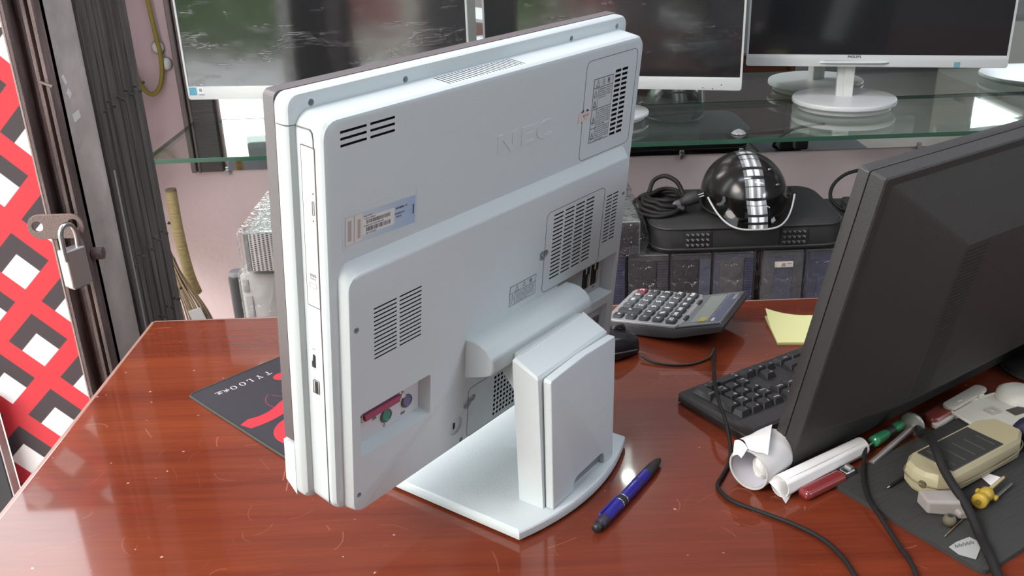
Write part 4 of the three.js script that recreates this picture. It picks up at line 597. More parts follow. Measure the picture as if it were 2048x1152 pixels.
// ------------------------------------------------------------------ things on the desk
{
  const p = thing('mouse_pad', 'black cloth mouse pad with red swirls under the white computer', 'mouse pad', [-0.427, T, -1.09], 0.795);
  // local x runs along the far edge, local z along the near-left edge
  const w = 0.25, d = 0.30;
  M('rubber_base', plate(0, w, -d, 0, 0, 0.0022, 0.006, 0.0008).rotateX(-Math.PI / 2), mat([0.02, 0.02, 0.02], 0.9), p);
  const t = canvasTex(1000, 1200, (g, W, H) => {
    g.fillStyle = '#2f2a33'; g.fillRect(0, 0, W, H);
    for (let i = 0; i < 9000; i++) { g.fillStyle = rnd() < 0.5 ? 'rgba(255,255,255,0.02)' : 'rgba(0,0,0,0.05)'; g.fillRect(rnd() * W, rnd() * H, 3, 3); }
    g.fillStyle = '#dcd4d6'; g.save(); g.translate(424, 118); g.rotate(Math.PI); g.scale(0.86, 1); g.font = '58px serif'; g.fillText('T', 0, 34); g.fillText('Y', 66, 34); g.fillText('L', 132, 34); g.fillText('O', 186, 34); g.fillText('O', 250, 34); g.lineWidth = 4; g.strokeStyle = '#dcd4d6';
    for (const l of [[308, 6, 336, 2], [300, 18, 340, 14], [322, 2, 312, 36], [322, 18, 342, 36], [352, 10, 384, 6], [360, 20, 384, 18], [354, 34, 392, 32], [350, 22, 358, 30], [372, 6, 368, 30]]) { g.beginPath(); g.moveTo(l[0], l[1]); g.lineTo(l[2], l[3]); g.stroke(); } g.restore();
    g.strokeStyle = '#a02a44'; g.lineWidth = 4; for (const a of [[430, 300, 150, 1.2, 2.9], [250, 330, 170, 0.7, 2.1], [330, 420, 120, 2.4, 4.2], [420, 980, 260, 3.2, 4.4]]) { g.beginPath(); g.arc(a[0], a[1], a[2], a[3], a[4]); g.stroke(); }
    const red = '#cf2a38';
    g.fillStyle = red; g.beginPath(); g.ellipse(450, 200, 60, 46, 0.4, 0, 6.3); g.fill();
    g.beginPath(); g.ellipse(262, 790, 225, 185, 0.5, 0, 6.3); g.fill(); g.fillStyle = '#1d1a1c'; g.beginPath(); g.ellipse(318, 752, 150, 122, 0.5, 0, 6.3); g.fill();
    g.fillStyle = '#c42a55'; g.beginPath(); g.ellipse(352, 730, 74, 56, 0.5, 0, 6.3); g.fill();
    g.fillStyle = red; g.beginPath(); g.moveTo(2, 478); g.lineTo(60, 458); g.quadraticCurveTo(150, 500, 250, 440); g.quadraticCurveTo(380, 380, 560, 420); g.lineTo(560, 500); g.quadraticCurveTo(400, 470, 290, 520); g.quadraticCurveTo(170, 580, 20, 548); g.closePath(); g.fill();
  });
  M('printed_cloth', flat(0.004, w - 0.004, -d + 0.004, -0.004, 0.0024).rotateX(-Math.PI / 2).translate(0, 0, 0).applyMatrix4(new THREE.Matrix4()), mat(0xffffff, 0.85, { map: t, bumpMap: fineGrain, bumpScale: 0.0002 }), p, true);
  M('worn_edge', tube(rrect(0.001, w - 0.001, 0.001, d - 0.001, 0.006).map(([x, z]) => [x, 0.0016, z]), 0.0016, 160, 6, true), mat([0.05, 0.05, 0.045], 0.9), p);
}
{ // calculator
  const c = thing('calculator', 'silver and black desk calculator with a tilted display behind the mouse', 'calculator', [0.2545, T, -1.245], -2.08);
  const prof = poly([[-0.103, 0.003], [-0.1055, 0.009], [-0.103, 0.0155], [0, 0.0235], [0.064, 0.0425], [0.0675, 0.040], [0.066, 0.032], [0, 0.009], [-0.03, 0.005], [-0.06, 0.003]]);   // x is towards the display
  M('lower_shell', crease(ext(prof, 0.122, 0.0015, 2).translate(0, 0, -0.061).rotateY(Math.PI / 2), 0.5), mat([0.05, 0.048, 0.055], 0.45), c);
  for (const [x, z] of [[-0.05, 0.09], [0.05, 0.09], [-0.03, -0.004], [0.03, -0.004]]) M('rubber_foot', new THREE.CylinderGeometry(0.005, 0.005, z > 0 ? 0.005 : 0.012, 12).translate(x, z > 0 ? 0.0025 : 0.006, z), blackRough, c);
  const slope = Math.atan2(0.008, 0.103), key = new THREE.Matrix4().makeRotationX(slope).setPosition(0, 0.0245, 0.0);       // y up from the key deck, z towards the user
  const K = (...g) => [g].flat(9).map((q) => (q.index ? q.toNonIndexed() : q.clone()).applyMatrix4(key));
  const deck = poly([[-0.057, -0.104], [-0.050, -0.1065], [0.050, -0.1065], [0.057, -0.104], [0.0612, -0.095], [0.0618, 0.0], [0.052, 0.003], [0.03, 0.011], [0, 0.0135], [-0.03, 0.011], [-0.052, 0.003], [-0.0618, 0.0], [-0.0612, -0.095]]);
  M('key_deck', K(ext(deck, 0.0022, 0.0008, 2, 6).rotateX(-Math.PI / 2)), mat([0.36, 0.36, 0.365], 0.38, { metalness: 0.35 }), c);
  const dark = mat([0.040, 0.042, 0.044], 0.45), num = mat([0.075, 0.080, 0.084], 0.45), redK = mat([0.16, 0.025, 0.04], 0.45), ink = mat([0.75, 0.75, 0.75], 0.6);
  const keyShape = (w, d) => crease(slab3([[-w / 2, w / 2, -d / 2, d / 2, 0], [-w / 2, w / 2, -d / 2, d / 2, 0.003], [-w / 2 + 0.0008, w / 2 - 0.0008, -d / 2 + 0.0008, d / 2 - 0.0008, 0.0048], [-w / 2 + 0.002, w / 2 - 0.002, -d / 2 + 0.002, d / 2 - 0.002, 0.0054]], 0.0035).rotateX(-Math.PI / 2), 0.5);
  const rows = [['MU', 'M+', 'M-', 'MR', 'MC', 'GT'], ['AC', '7', '8', '9', '%', 'v'], ['Σ', '4', '5', '6', 'x', '÷'], ['>', '1', '2', '3', '+', '-'], ['C', '0', '00', '.', '', '=']];
  let n = 0;
  rows.forEach((r, j) => r.forEach((s, i) => {
    if (s === '') return;
    const x = -0.0475 + i * 0.019, z = 0.0100 + j * 0.0200, tall = s === '+';
    const k = M(n ? 'key_' + String(n).padStart(3, '0') : 'key', K(keyShape(0.0158, tall ? 0.0345 : 0.0150).translate(x, 0.002, z + (tall ? 0.010 : 0))), s === 'C' ? redK : /^[0-9.]+$/.test(s) ? num : dark, c); n++;
    const t = text(s === 'Σ' ? 'E' : s === '÷' ? '÷' : s, s.length > 1 ? 0.0058 : 0.0072, 0.00015, 0, 0, 0, true).rotateX(-Math.PI / 2);
    M('legend', K(t.translate(x, 0.00745, z + (tall ? 0.010 : 0))), ink, k);
  }));
  const ta = Math.atan2(0.019, 0.064), disp = new THREE.Matrix4().makeRotationX(ta).setPosition(0, 0.0242, 0);
  const Dp = (...g) => [g].flat(9).map((q) => (q.index ? q.toNonIndexed() : q.clone()).applyMatrix4(disp));
  const dsh = poly([[-0.0615, -0.001], [-0.03, 0.0], [0.03, 0.0], [0.0615, -0.001], [0.0600, 0.066], [-0.0600, 0.066]]);
  const dp = M('display_panel', Dp(ext(dsh, 0.0012, 0.0008, 2).rotateX(-Math.PI / 2)), mat([0.05, 0.052, 0.062], 0.2, { clearcoat: 1 }), c);
  M('lcd', Dp(box(-0.050, 0.048, 0.0018, 0.0026, -0.044, -0.018, 0.0006)), mat([0.20, 0.215, 0.19], 0.3), dp);
  M('solar_strip', Dp(box(-0.052, 0.052, 0.0018, 0.0023, -0.062, -0.047, 0.0004)), mat([0.055, 0.06, 0.11], 0.2), dp);
  M('name_print', Dp(text('CASIO', 0.0050, 0.0001, -0.050, 0, 0, false).rotateX(-Math.PI / 2).translate(0, 0.0024, -0.056)), mat([0.42, 0.42, 0.42], 0.5), dp);
  M('yellow_tag', Dp(box(0.034, 0.050, 0.0022, 0.0029, -0.040, -0.030, 0.0003)), mat([0.36, 0.30, 0.07], 0.5), dp);
  M('white_tag', Dp(box(0.040, 0.050, 0.0021, 0.0026, -0.053, -0.049, 0.0001)), mat([0.5, 0.52, 0.54], 0.5), dp);
  for (const x of [-0.030, 0.030]) M('slide_switch', Dp(box(x - 0.007, x + 0.007, 0.001, 0.0045, -0.009, -0.0035, 0.0015)), dark, dp);
}
{ // mouse and its lead
  const m = thing('computer_mouse', 'black computer mouse half hidden behind the stand of the white computer', 'mouse', [0.118, T, -1.168], 0.27);
  const sec = []; const N = 18; for (let k = 0; k <= N; k++) { const t = k / N, x = -0.052 + 0.104 * t, wv = 0.031 * Math.pow(Math.sin(Math.PI * (0.06 + 0.88 * t)), 0.45), hgt = 0.037 * Math.pow(Math.sin(Math.PI * (0.05 + 0.80 * t)), 0.6), l = []; for (let i = 0; i < 24; i++) { const a = i / 24 * 6.2832, c = Math.cos(a), s = Math.sin(a), pw = (q, e) => Math.sign(q) * Math.pow(Math.abs(q), e); l.push([x, s > 0 ? 0.006 + (hgt - 0.006) * pw(s, 0.8) : 0.006 + 0.0055 * pw(s, 0.5), wv * pw(c, 0.75)]); } sec.push(l.reverse()); }
  M('mouse_body', crease(loft(sec), 0.9), mat([0.022, 0.022, 0.025], 0.32), m);
  M('button_gap', tube([[0.010, 0.0375, 0], [0.025, 0.0345, 0], [0.038, 0.0295, 0], [0.0495, 0.020, 0]], 0.0009, 24, 6), slotDark, m);
  M('scroll_wheel', new THREE.TorusGeometry(0.007, 0.0035, 10, 24).translate(0.027, 0.0335, 0), mat([0.06, 0.06, 0.065], 0.35), m);
  M('side_band', tube([[-0.04, 0.012, 0.0275], [0, 0.014, 0.0312], [0.045, 0.010, 0.0225]], 0.0014, 30, 6), mat([0.10, 0.10, 0.11], 0.3), m);
  const l = thing('mouse_lead', 'thin black mouse lead crossing the desk below the calculator', 'cable', [0.22, T, -1.13]);
  M('lead', tube([[0.172, 0.006, -1.148], [0.185, 0.003, -1.136], [0.207, 0.0022, -1.127], [0.232, 0.0022, -1.126], [0.252, 0.0025, -1.134], [0.266, 0.004, -1.145], [0.272, 0.009, -1.154]].map(([x, y, z]) => [x - 0.22, y, z + 1.13]), 0.0018, 60, 7), mat([0.045, 0.028, 0.026], 0.5), l);
}
{ // keyboard: the user sits on the far side
  const k = thing('keyboard', 'black computer keyboard with white legends behind the black monitor', 'keyboard', [0.203, T, -1.030], -2.606);
  const caseP = poly([[0.0, 0.002], [0.001, 0.014], [0.004, 0.0165], [0.100, 0.0225], [0.105, 0.0255], [0.129, 0.0270], [0.132, 0.024], [0.131, 0.004], [0.10, 0.001]]);
  M('keyboard_case', crease(ext(caseP, 0.452, 0.0015, 2).translate(0, 0, -0.4535).rotateY(-Math.PI / 2).applyMatrix4(new THREE.Matrix4().makeRotationY(Math.PI)).applyMatrix4(new THREE.Matrix4().makeScale(-1, 1, 1)).translate(0, 0, 0), 0.5), blackPlastic, k);
  k.children[0].geometry.computeBoundingBox(); { const b = k.children[0].geometry.boundingBox; k.children[0].geometry.translate(0.0015 - b.max.x, 0, 0.0015 - b.max.z); }
  M('side_ridge', box(0.0008, 0.0024, 0.010, 0.0125, -0.128, -0.006, 0.0006), mat([0.05, 0.04, 0.04], 0.4), k);
  const p = 0.0178, capM = mat([0.026, 0.026, 0.028], 0.42), ink = mat([0.42, 0.42, 0.42], 0.7), cache = {};
  const cap = (w, d) => cache[w + '/' + d] ??= crease(slab3([[-w / 2, w / 2, -d / 2, d / 2, 0], [-w / 2 + 0.0004, w / 2 - 0.0004, -d / 2 + 0.0004, d / 2 - 0.0004, 0.0015], [-w / 2 + 0.0022, w / 2 - 0.0022, -d / 2 + 0.0018, d / 2 - 0.0024, 0.0066], [-w / 2 + 0.0028, w / 2 - 0.0028, -d / 2 + 0.0024, d / 2 - 0.0030, 0.0070]], 0.0016).rotateX(-Math.PI / 2), 0.45);
  let n = 0; const capGeo = {};
  const put = (x, z, uw, ud, leg, sub) => {                       // x leftwards from the right end, z back from the front edge, in key units
    const w = uw * p - 0.0014, d = ud * p - 0.0014, X = -0.0085 - (x + uw / 2) * p, Zb = 0.0095 + (z + ud / 2) * p, y = 0.0166 + Zb * 0.058, key = w.toFixed(4) + d.toFixed(4);
    const m = new THREE.Mesh(capGeo[key] ??= boxUV(prep(cap(w, d))), capM); m.name = n ? 'key_' + String(n).padStart(3, '0') : 'key'; n++; m.castShadow = m.receiveShadow = true; m.position.set(X, y, -Zb); m.rotation.x = 0.058; k.add(m);
    if (leg) { const g = [text(leg, leg.length > 2 ? 0.0026 : 0.0042, 0.00012, -w / 2 + 0.0036, 0, 0, false).rotateX(-Math.PI / 2).translate(0, 0.0070, -d / 2 + 0.0075)]; if (sub) g.push(text(sub, 0.0022, 0.00012, -w / 2 + 0.0036, 0, 0, false).rotateX(-Math.PI / 2).translate(0, 0.0070, d / 2 - 0.0042)); M('legend', g, ink, m); }
  };
  put(0, 0, 1, 2, 'Enter'); put(0, 2, 1, 2, '+'); put(1, 0, 1, 1, '.', 'Del'); put(2, 0, 2, 1, '0', 'Ins');
  [['3', 'PgDn'], ['2', ''], ['1', 'End']].forEach(([a, b], i) => put(1 + i, 1, 1, 1, a, b)); [['6', ''], ['5', ''], ['4', '']].forEach(([a, b], i) => put(1 + i, 2, 1, 1, a, b)); [['9', 'PgUp'], ['8', ''], ['7', 'Home']].forEach(([a, b], i) => put(1 + i, 3, 1, 1, a, b));
  ['-', '*', '/', 'Num'].forEach((a, i) => put(i, 4, 1, 1, a));
  for (let i = 0; i < 3; i++) { put(4.35 + i, 0, 1, 1, ['>', 'v', '<'][i]); put(4.35 + i, 3, 1, 1, ['PgDn', 'End', 'Del'][i]); put(4.35 + i, 4, 1, 1, ['PgUp', 'Home', 'Ins'][i]); put(4.35 + i, 5.25, 1, 1, ['Pause', 'Scroll', 'Print'][i]); } put(5.35, 1, 1, 1, '^');
  const X0 = 7.7; const row = (z, ws, lg) => { let x = X0; ws.forEach((w, i) => { put(x, z, w, 1, lg?.[i]); x += w; }); };
  row(0, [1.25, 1.25, 1.25, 1.25, 6.25, 1.25, 1.25, 1.25], ['Ctrl', '', '', 'Alt', '', 'Alt', '', 'Ctrl']); row(1, [2.75, 1, 1, 1, 1, 1, 1, 1, 1, 1, 1, 2.25], ['Shift', '/', '.', ',', 'M', 'N', 'B', 'V', 'C', 'X', 'Z', 'Shift']);
  row(2, [2.25, 1, 1, 1, 1, 1, 1, 1, 1, 1, 1, 1, 1.75], ['Enter', "'", ';', 'L', 'K', 'J', 'H', 'G', 'F', 'D', 'S', 'A', 'Caps']); row(3, [1.5, 1, 1, 1, 1, 1, 1, 1, 1, 1, 1, 1, 1, 1.5], ['\\', ']', '[', 'P', 'O', 'I', 'U', 'Y', 'T', 'R', 'E', 'W', 'Q', 'Tab']);
  row(4, [2, 1, 1, 1, 1, 1, 1, 1, 1, 1, 1, 1, 1, 1], ['Back', '=', '-', '0', '9', '8', '7', '6', '5', '4', '3', '2', '1', '`']); row(5.25, [1, 1, 1, 1, 1.33, 1, 1, 1, 1.33, 1, 1, 1, 1, 1], ['F12', 'F11', 'F10', 'F9', 'F8', 'F7', 'F6', 'F5', 'F4', 'F3', 'F2', 'F1', '', 'Esc']);
}
{
  const n = thing('sticky_note', 'pale yellow sticky note pad by the far end of the keyboard', 'note pad', [0.371, T, -1.268], -0.06);
  M('note_stack', box(0, 0.076, 0, 0.003, 0, 0.090, 0.0004), mat([0.72, 0.70, 0.32], 0.85), n);
  const g = new THREE.PlaneGeometry(0.076, 0.090, 16, 16).rotateX(-Math.PI / 2).translate(0.038, 0.0036, 0.045), p = g.attributes.position; for (let i = 0; i < p.count; i++) { const x = p.getX(i), z = p.getZ(i), k = Math.max(0, 1 - (x + z) / 0.06); p.setY(i, 0.0036 + 0.012 * k * k); } g.computeVertexNormals();
  M('top_note', g, mat([0.78, 0.76, 0.36], 0.85, { side: THREE.DoubleSide }), n);
}
{
  const A = [0.0745, 0.0066, -0.776], B = [0.1585, 0.0058, -0.8985], d = thing('ballpoint_pen', 'blue ballpoint pen with black ends lying by the square stand', 'pen', [0.116, T, -0.837]);
  const at = (t) => [A[0] + (B[0] - A[0]) * t - 0.116, A[1] + (B[1] - A[1]) * t, A[2] + (B[2] - A[2]) * t + 0.837], L = 0.1486, blue = mat([0.030, 0.028, 0.33], 0.3, { metalness: 0.35, clearcoat: 0.6 });
  const part = (name, prof, m) => M(name, spun(prof.map(([r, t]) => [r, t * L]), at(0), at(1), 24), m, d);
  part('push_button', [[0, 0], [0.0042, 0.001], [0.0045, 0.03], [0.0042, 0.065], [0.0058, 0.072]], blackPlastic);
  part('cap_collar', [[0.0045, 0.06], [0.0060, 0.07], [0.0062, 0.135], [0.0058, 0.145]], mat([0.03, 0.025, 0.05], 0.4));
  part('barrel', [[0.0055, 0.14], [0.0060, 0.15], [0.0063, 0.30], [0.0062, 0.70], [0.0060, 0.765], [0.0054, 0.77]], blue);
  part('ring', [[0.0062, 0.335], [0.0066, 0.337], [0.0066, 0.343], [0.0062, 0.345]], steel); part('ring', [[0.0062, 0.393], [0.0066, 0.395], [0.0066, 0.401], [0.0062, 0.403]], steel);
  part('dark_band', [[0.0061, 0.345], [0.0065, 0.347], [0.0065, 0.391], [0.0061, 0.393]], blackPlastic); part('dark_band', [[0.0061, 0.605], [0.0065, 0.608], [0.0065, 0.630], [0.0061, 0.633]], mat([0.02, 0.018, 0.10], 0.4));
  part('grip', [[0.0054, 0.765], [0.0060, 0.775], [0.0056, 0.86], [0.0042, 0.94], [0.0022, 0.985]], blackRough);
  part('tip', [[0.0022, 0.983], [0.0016, 0.993], [0.0004, 1.0], [0, 1.0]], brassDull);
  const cl = V(...at(0.13)).lerp(V(...at(0.42)), 0.5);
  M('clip', rod(V(...at(0.12)).add(V(-0.004, 0.0052, -0.003)), V(...at(0.36)).add(V(-0.0036, 0.0048, -0.0028)), 0.0013, 0.0013, 8), blue, d);
}
{ // roll of white paper tape and the paper around it
  const r = thing('paper_roll', 'short white paper roll stuffed with tissue at the black monitor corner', 'roll', [0.243, T, -0.845]);
  const ax = V(0.72, 0, -0.69).normalize(), a = V(0, 0.0238, 0), b = a.clone().addScaledVector(ax, 0.055), R = 0.0235;
  M('tube_wall', spun([[R - 0.0022, 0], [R, 0.0], [R, 0.055], [R - 0.0022, 0.055], [R - 0.0022, 0]], a.toArray(), b.toArray(), 44), mat([0.74, 0.72, 0.71], 0.7), r);
  M('tube_rim', new THREE.TorusGeometry(R - 0.0011, 0.0013, 8, 44).applyQuaternion(new THREE.Quaternion().setFromUnitVectors(V(0, 0, 1), ax)).translate(a.x, a.y, a.z), mat([0.55, 0.53, 0.51], 0.8), r);
  M('tube_lining', spun([[R - 0.0026, 0.001], [R - 0.0026, 0.050], [0, 0.050]], a.toArray(), b.toArray(), 40), mat([0.62, 0.61, 0.66], 0.8, { side: THREE.DoubleSide }), r);
  const tis = new THREE.IcosahedronGeometry(0.0135, 5), tp = tis.attributes.position; for (let i = 0; i < tp.count; i++) { const x = tp.getX(i), y = tp.getY(i), z = tp.getZ(i), k = 0.62 + 0.75 * Math.abs(fbm(x * 9 + 3, y * 9 + z * 7 + 5, 12, 12, 3)); tp.setXYZ(i, x * k, y * k * 1.1, z * k * 0.9); } tis.computeVertexNormals();
  const tc = a.clone().addScaledVector(ax, 0.020).add(V(0.007, -0.001, 0.006)); M('tissue', tis.translate(tc.x, tc.y, tc.z), paper, r);
  const sheet = (name, ps, nu, nv) => { const [p, q, s, t] = ps.map(P), pos = [], idx = []; for (let j = 0; j <= nv; j++) for (let i = 0; i <= nu; i++) { const u = i / nu, v = j / nv, x = p.clone().lerp(q, u).lerp(t.clone().lerp(s, u), v); x.y += (name === 'flap' ? 0.007 : 0.004) * Math.sin(Math.PI * v) + 0.0015 * vnoise(u * 5 + 9, v * 5 + 3, 256, 256); pos.push(...x.toArray()); } for (let j = 0; j < nv; j++) for (let i = 0; i < nu; i++) { const k = j * (nu + 1) + i; idx.push(k, k + 1, k + nu + 2, k, k + nu + 2, k + nu + 1); } const g = new THREE.BufferGeometry(); g.setAttribute('position', new THREE.Float32BufferAttribute(pos, 3)); g.setIndex(idx); g.computeVertexNormals(); M(name, g, paper, r); };
  sheet('flap', [[-0.010, 0.047, -0.019], [0.035, 0.050, -0.045], [0.016, 0.047, 0.010], [-0.002, 0.0485, 0.001]], 12, 8);
  sheet('fold', [[-0.016, 0.034, -0.008], [-0.012, 0.0475, -0.019], [-0.002, 0.0485, -0.001], [-0.010, 0.040, 0.004]], 8, 6);
  sheet('tail', [[0.014, 0.018, 0.012], [0.044, 0.026, 0.006], [0.049, 0.0015, 0.006], [0.032, 0.0012, 0.032]], 10, 8);
  const s = thing('rolled_paper', 'long rolled sheet of white paper below the black monitor edge', 'paper', [0.32, T, -0.855]);
  const pa = V(-0.048, 0.0130, 0.027), pb = V(0.062, 0.0105, -0.046);
  M('sheet', crease(mergeVertices(spun([[0.0120, 0], [0.0115, 0.05], [0.0105, 0.134], [0.0099, 0.134], [0.0108, 0.05], [0.0113, 0], [0.0120, 0]], pa.toArray(), pb.toArray(), 30)), 0.8), paper, s);
  M('loose_edge', crease(tube([[-0.05, 0.0235, 0.034], [0.0, 0.023, 0.002], [0.06, 0.020, -0.039]], 0.0006, 20, 5)), paper, s);
}
{
  const l = thing('plastic_stick', 'glossy red plastic stick with a metal end beneath the rolled white paper', 'stick', [0.328, T, -0.842], 0.55);
  M('body', box(-0.040, 0.022, 0.001, 0.012, -0.008, 0.008, 0.005, 4), mat([0.22, 0.028, 0.03], 0.2, { clearcoat: 1 }), l);
  M('head', box(0.022, 0.036, 0.002, 0.012, -0.006, 0.006, 0.002), steel, l); M('wheel', rod([0.032, 0.012, -0.004], [0.032, 0.012, 0.004], 0.0035), brassDull, l);
}
// dark work mat with tools
const MATA = 0.557;                                               // turn of the mat
{
  const m = thing('work_mat', 'dark grey rubber work mat under the tools at the right', 'mat', [0.331, T, -0.846], MATA);
  M('mat_sheet', plate(0, 0.345, -0.178, 0, 0, 0.0055, 0.008, 0.0015).rotateX(-Math.PI / 2), mat([0.028, 0.027, 0.026], 0.85, { bumpMap: streaks, bumpScale: 0.0012 }), m);
}
const TM = T + 0.0062;
{
  const h = thing('beige_handset', 'beige handset with a dark lined face, lying on the work mat', 'handset', [0.474, TM, -0.859], 0.557);
  const w = 0.0265, L0 = -0.074, L1 = 0.085, o = [[L0 + 0.020, -w], [L0 + 0.006, -w * 0.72], [L0, -w * 0.25], [L0, w * 0.25], [L0 + 0.006, w * 0.72], [L0 + 0.020, w], [L1 - 0.02, w], [L1, w * 0.6], [L1, -w * 0.6], [L1 - 0.02, -w]];
  const sc = (k, y) => o.map(([x, z]) => [x * (1 - (1 - k) * 0.35) , y, z * k]).reverse();
  const beige = mat([0.40, 0.35, 0.22], 0.5);
  M('handset_body', crease(loft([sc(0.90, 0), sc(0.99, 0.004), sc(1, 0.010), sc(1, 0.0155), sc(0.98, 0.022), sc(0.88, 0.0265)]), 0.5), beige, h);
  M('seam', tube(o.map(([x, z]) => [x, 0.0125, z]), 0.0009, 100, 5, true), mat([0.2, 0.17, 0.11], 0.7), h);
  const f = M('dark_face', box(-0.048, 0.040, 0.0255, 0.0275, -0.0215, 0.0215, 0.003), mat([0.045, 0.045, 0.042], 0.35, { clearcoat: 0.6 }), h);
  for (let i = 0; i < 5; i++) M(i ? 'face_line_00' + i : 'face_line', box(-0.038 + i * 0.017, -0.0365 + i * 0.017, 0.0273, 0.0281, -0.017 + 0.003 * i, 0.017, 0.0003), mat([0.07, 0.07, 0.065], 0.4), f);
  M('socket', rod([L0 - 0.0006, 0.013, 0.006], [L0 + 0.004, 0.013, 0.006], 0.0042, 0.0042, 20), mat([0.10, 0.08, 0.045], 0.7), h);
  M('navy_grip', spun([[0, 0], [0.016, 0.002], [0.019, 0.012], [0.016, 0.022], [0, 0.024]], [0.092, 0.012, 0.020], [0.14, 0.022, 0.0]), mat([0.018, 0.018, 0.045], 0.6), h);
}
{
  const w = thing('white_cover', 'white plastic device cover with clips, upside down behind the handset', 'cover', [0.575, T, -0.972], 0.38);
  M('cover_shell', crease(slab3([[-0.052, 0.060, -0.028, 0.030, 0.0], [-0.055, 0.062, -0.031, 0.032, 0.008]], 0.008).rotateX(-Math.PI / 2), 0.4), mat([0.55, 0.54, 0.47], 0.5), w);
  M('cover_rim', tube(rrect(-0.055, 0.062, -0.032, 0.031, 0.008).map(([x, z]) => [x, 0.008, z]), 0.002, 120, 6, true), mat([0.62, 0.60, 0.53], 0.45), w);
  for (const x of [-0.035, 0.0, 0.036]) M('clip', box(x - 0.004, x + 0.004, 0.008, 0.0145, -0.0325, -0.0295, 0.001), mat([0.6, 0.58, 0.5], 0.5), w);
  M('tab', ring(-0.018, -0.004, -0.004, 0.010, 0.002, 0.003, 0.0085, 0.0015).rotateX(-Math.PI / 2), mat([0.40, 0.40, 0.35], 0.5), w);
  M('slot', box(0.004, 0.046, 0.0078, 0.0088, 0.002, 0.016, 0.003), mat([0.06, 0.055, 0.045], 0.7), w);
  M('hump', spun([[0.026, 0], [0.024, 0.008], [0.016, 0.013], [0, 0.014]], [0.042, 0.007, -0.014], [0.042, 1, -0.014]), mat([0.62, 0.61, 0.55], 0.45), w);
}
{
  const k = thing('pocket_tool', 'red handled folding tool with a pale blade below the black monitor', 'tool', [0.518, T, -0.984], 0.62);
  M('red_handle', crease(slab3([[-0.045, 0.040, -0.010, 0.010, 0], [-0.045, 0.040, -0.010, 0.010, 0.007], [-0.043, 0.038, -0.008, 0.008, 0.010]], 0.009).rotateX(-Math.PI / 2), 0.5), mat([0.20, 0.035, 0.025], 0.35), k);
  const bl = poly(rrect(-0.012, 0.068, 0.001, 0.017, 0.0078, 6)), hh = new THREE.Path(); hh.absellipse(0.0595, 0.009, 0.0045, 0.0045, 0, 6.2832); bl.holes.push(hh);
  M('pale_blade', ext(bl, 0.0025, 0.0006, 2).rotateX(-Math.PI / 2).translate(0, 0.0108, 0.012), mat([0.55, 0.51, 0.44], 0.45), k);
  M('liner', crease(slab3([[-0.048, 0.06, -0.014, -0.006, 0.002], [-0.048, 0.06, -0.014, -0.006, 0.006]], 0.003).rotateX(-Math.PI / 2)), mat([0.6, 0.58, 0.54], 0.35), k);
  M('ring', new THREE.TorusGeometry(0.008, 0.0011, 8, 24).rotateX(Math.PI / 2).translate(0.068, 0.003, 0.006), steel, k);
}
{
  const s = thing('green_screwdriver', 'screwdriver with a translucent green handle beside the silver rod', 'screwdriver', [0.413, T, -0.918]);
  const a = [-0.014, 0.010, 0.008], b = [0.040, 0.011, -0.032];
  M('handle', spun([[0, 0], [0.0062, 0.001], [0.0068, 0.006], [0.0066, 0.022], [0.0050, 0.028], [0.0052, 0.040], [0.0066, 0.046], [0.0062, 0.062], [0, 0.066]], a, b, 10), mat([0.035, 0.27, 0.12], 0.25, { clearcoat: 1 }), s);
  M('shaft', rod(a, [-0.048, 0.005, 0.036], 0.0018), steel, s); M('dark_collar', spun([[0.0052, 0.027], [0.0056, 0.029], [0.0056, 0.039], [0.0052, 0.041]], a, b, 14), mat([0.03, 0.035, 0.03], 0.5), s);
  const r = thing('silver_rod', 'silver rod ending in a round disc under the black monitor edge', 'tool', [0.420, T, -0.916]);
  M('rod', rod([-0.034, 0.005, 0.040], [0.033, 0.012, -0.018], 0.0036, 0.0038, 6), mat([0.50, 0.44, 0.43], 0.35, { metalness: 0.7 }), r);
  M('disc', spun([[0, -0.003], [0.013, -0.002], [0.0145, 0.001], [0.012, 0.004], [0.004, 0.006], [0.004, 0.013], [0, 0.014]], [0.034, 0.0155, -0.0205], [0.10, 0.022, -0.075], 28), mat([0.36, 0.355, 0.34], 0.4, { metalness: 0.5 }), r);
}
{
  const s = thing('yellow_driver', 'small yellow handled screwdriver lying on the work mat', 'screwdriver', [0.474, TM, -0.803]);
  const a = [-0.014, 0.0085, 0.016], b = [0.02, 0.008, -0.016], y = mat([0.46, 0.31, 0.035], 0.4);
  M('handle', spun([[0, 0], [0.0072, 0.0005], [0.0078, 0.003], [0.0076, 0.008], [0.0055, 0.0105], [0.0055, 0.013], [0.0074, 0.016], [0.0068, 0.023], [0.0030, 0.030], [0, 0.031]], a, b, 20), y, s);
  M('wing', box(-0.003, 0.003, 0.003, 0.0075, -0.011, 0.011, 0.0015).rotateY(0.75).translate(0.003, 0, -0.001), y, s);
  M('pocket_clip', rod([0.006, 0.010, -0.003], [0.034, 0.0055, -0.029], 0.0020, 0.0016, 8), mat([0.5, 0.40, 0.22], 0.4), s); M('blade', rod([0.010, 0.0045, 0.004], [0.038, 0.0035, -0.020], 0.0016), steel, s); M('end_hole', rod([-0.0143, 0.0085, 0.0163], [-0.0135, 0.0085, 0.0155], 0.0032), mat([0.2, 0.13, 0.02], 0.6), s);
}
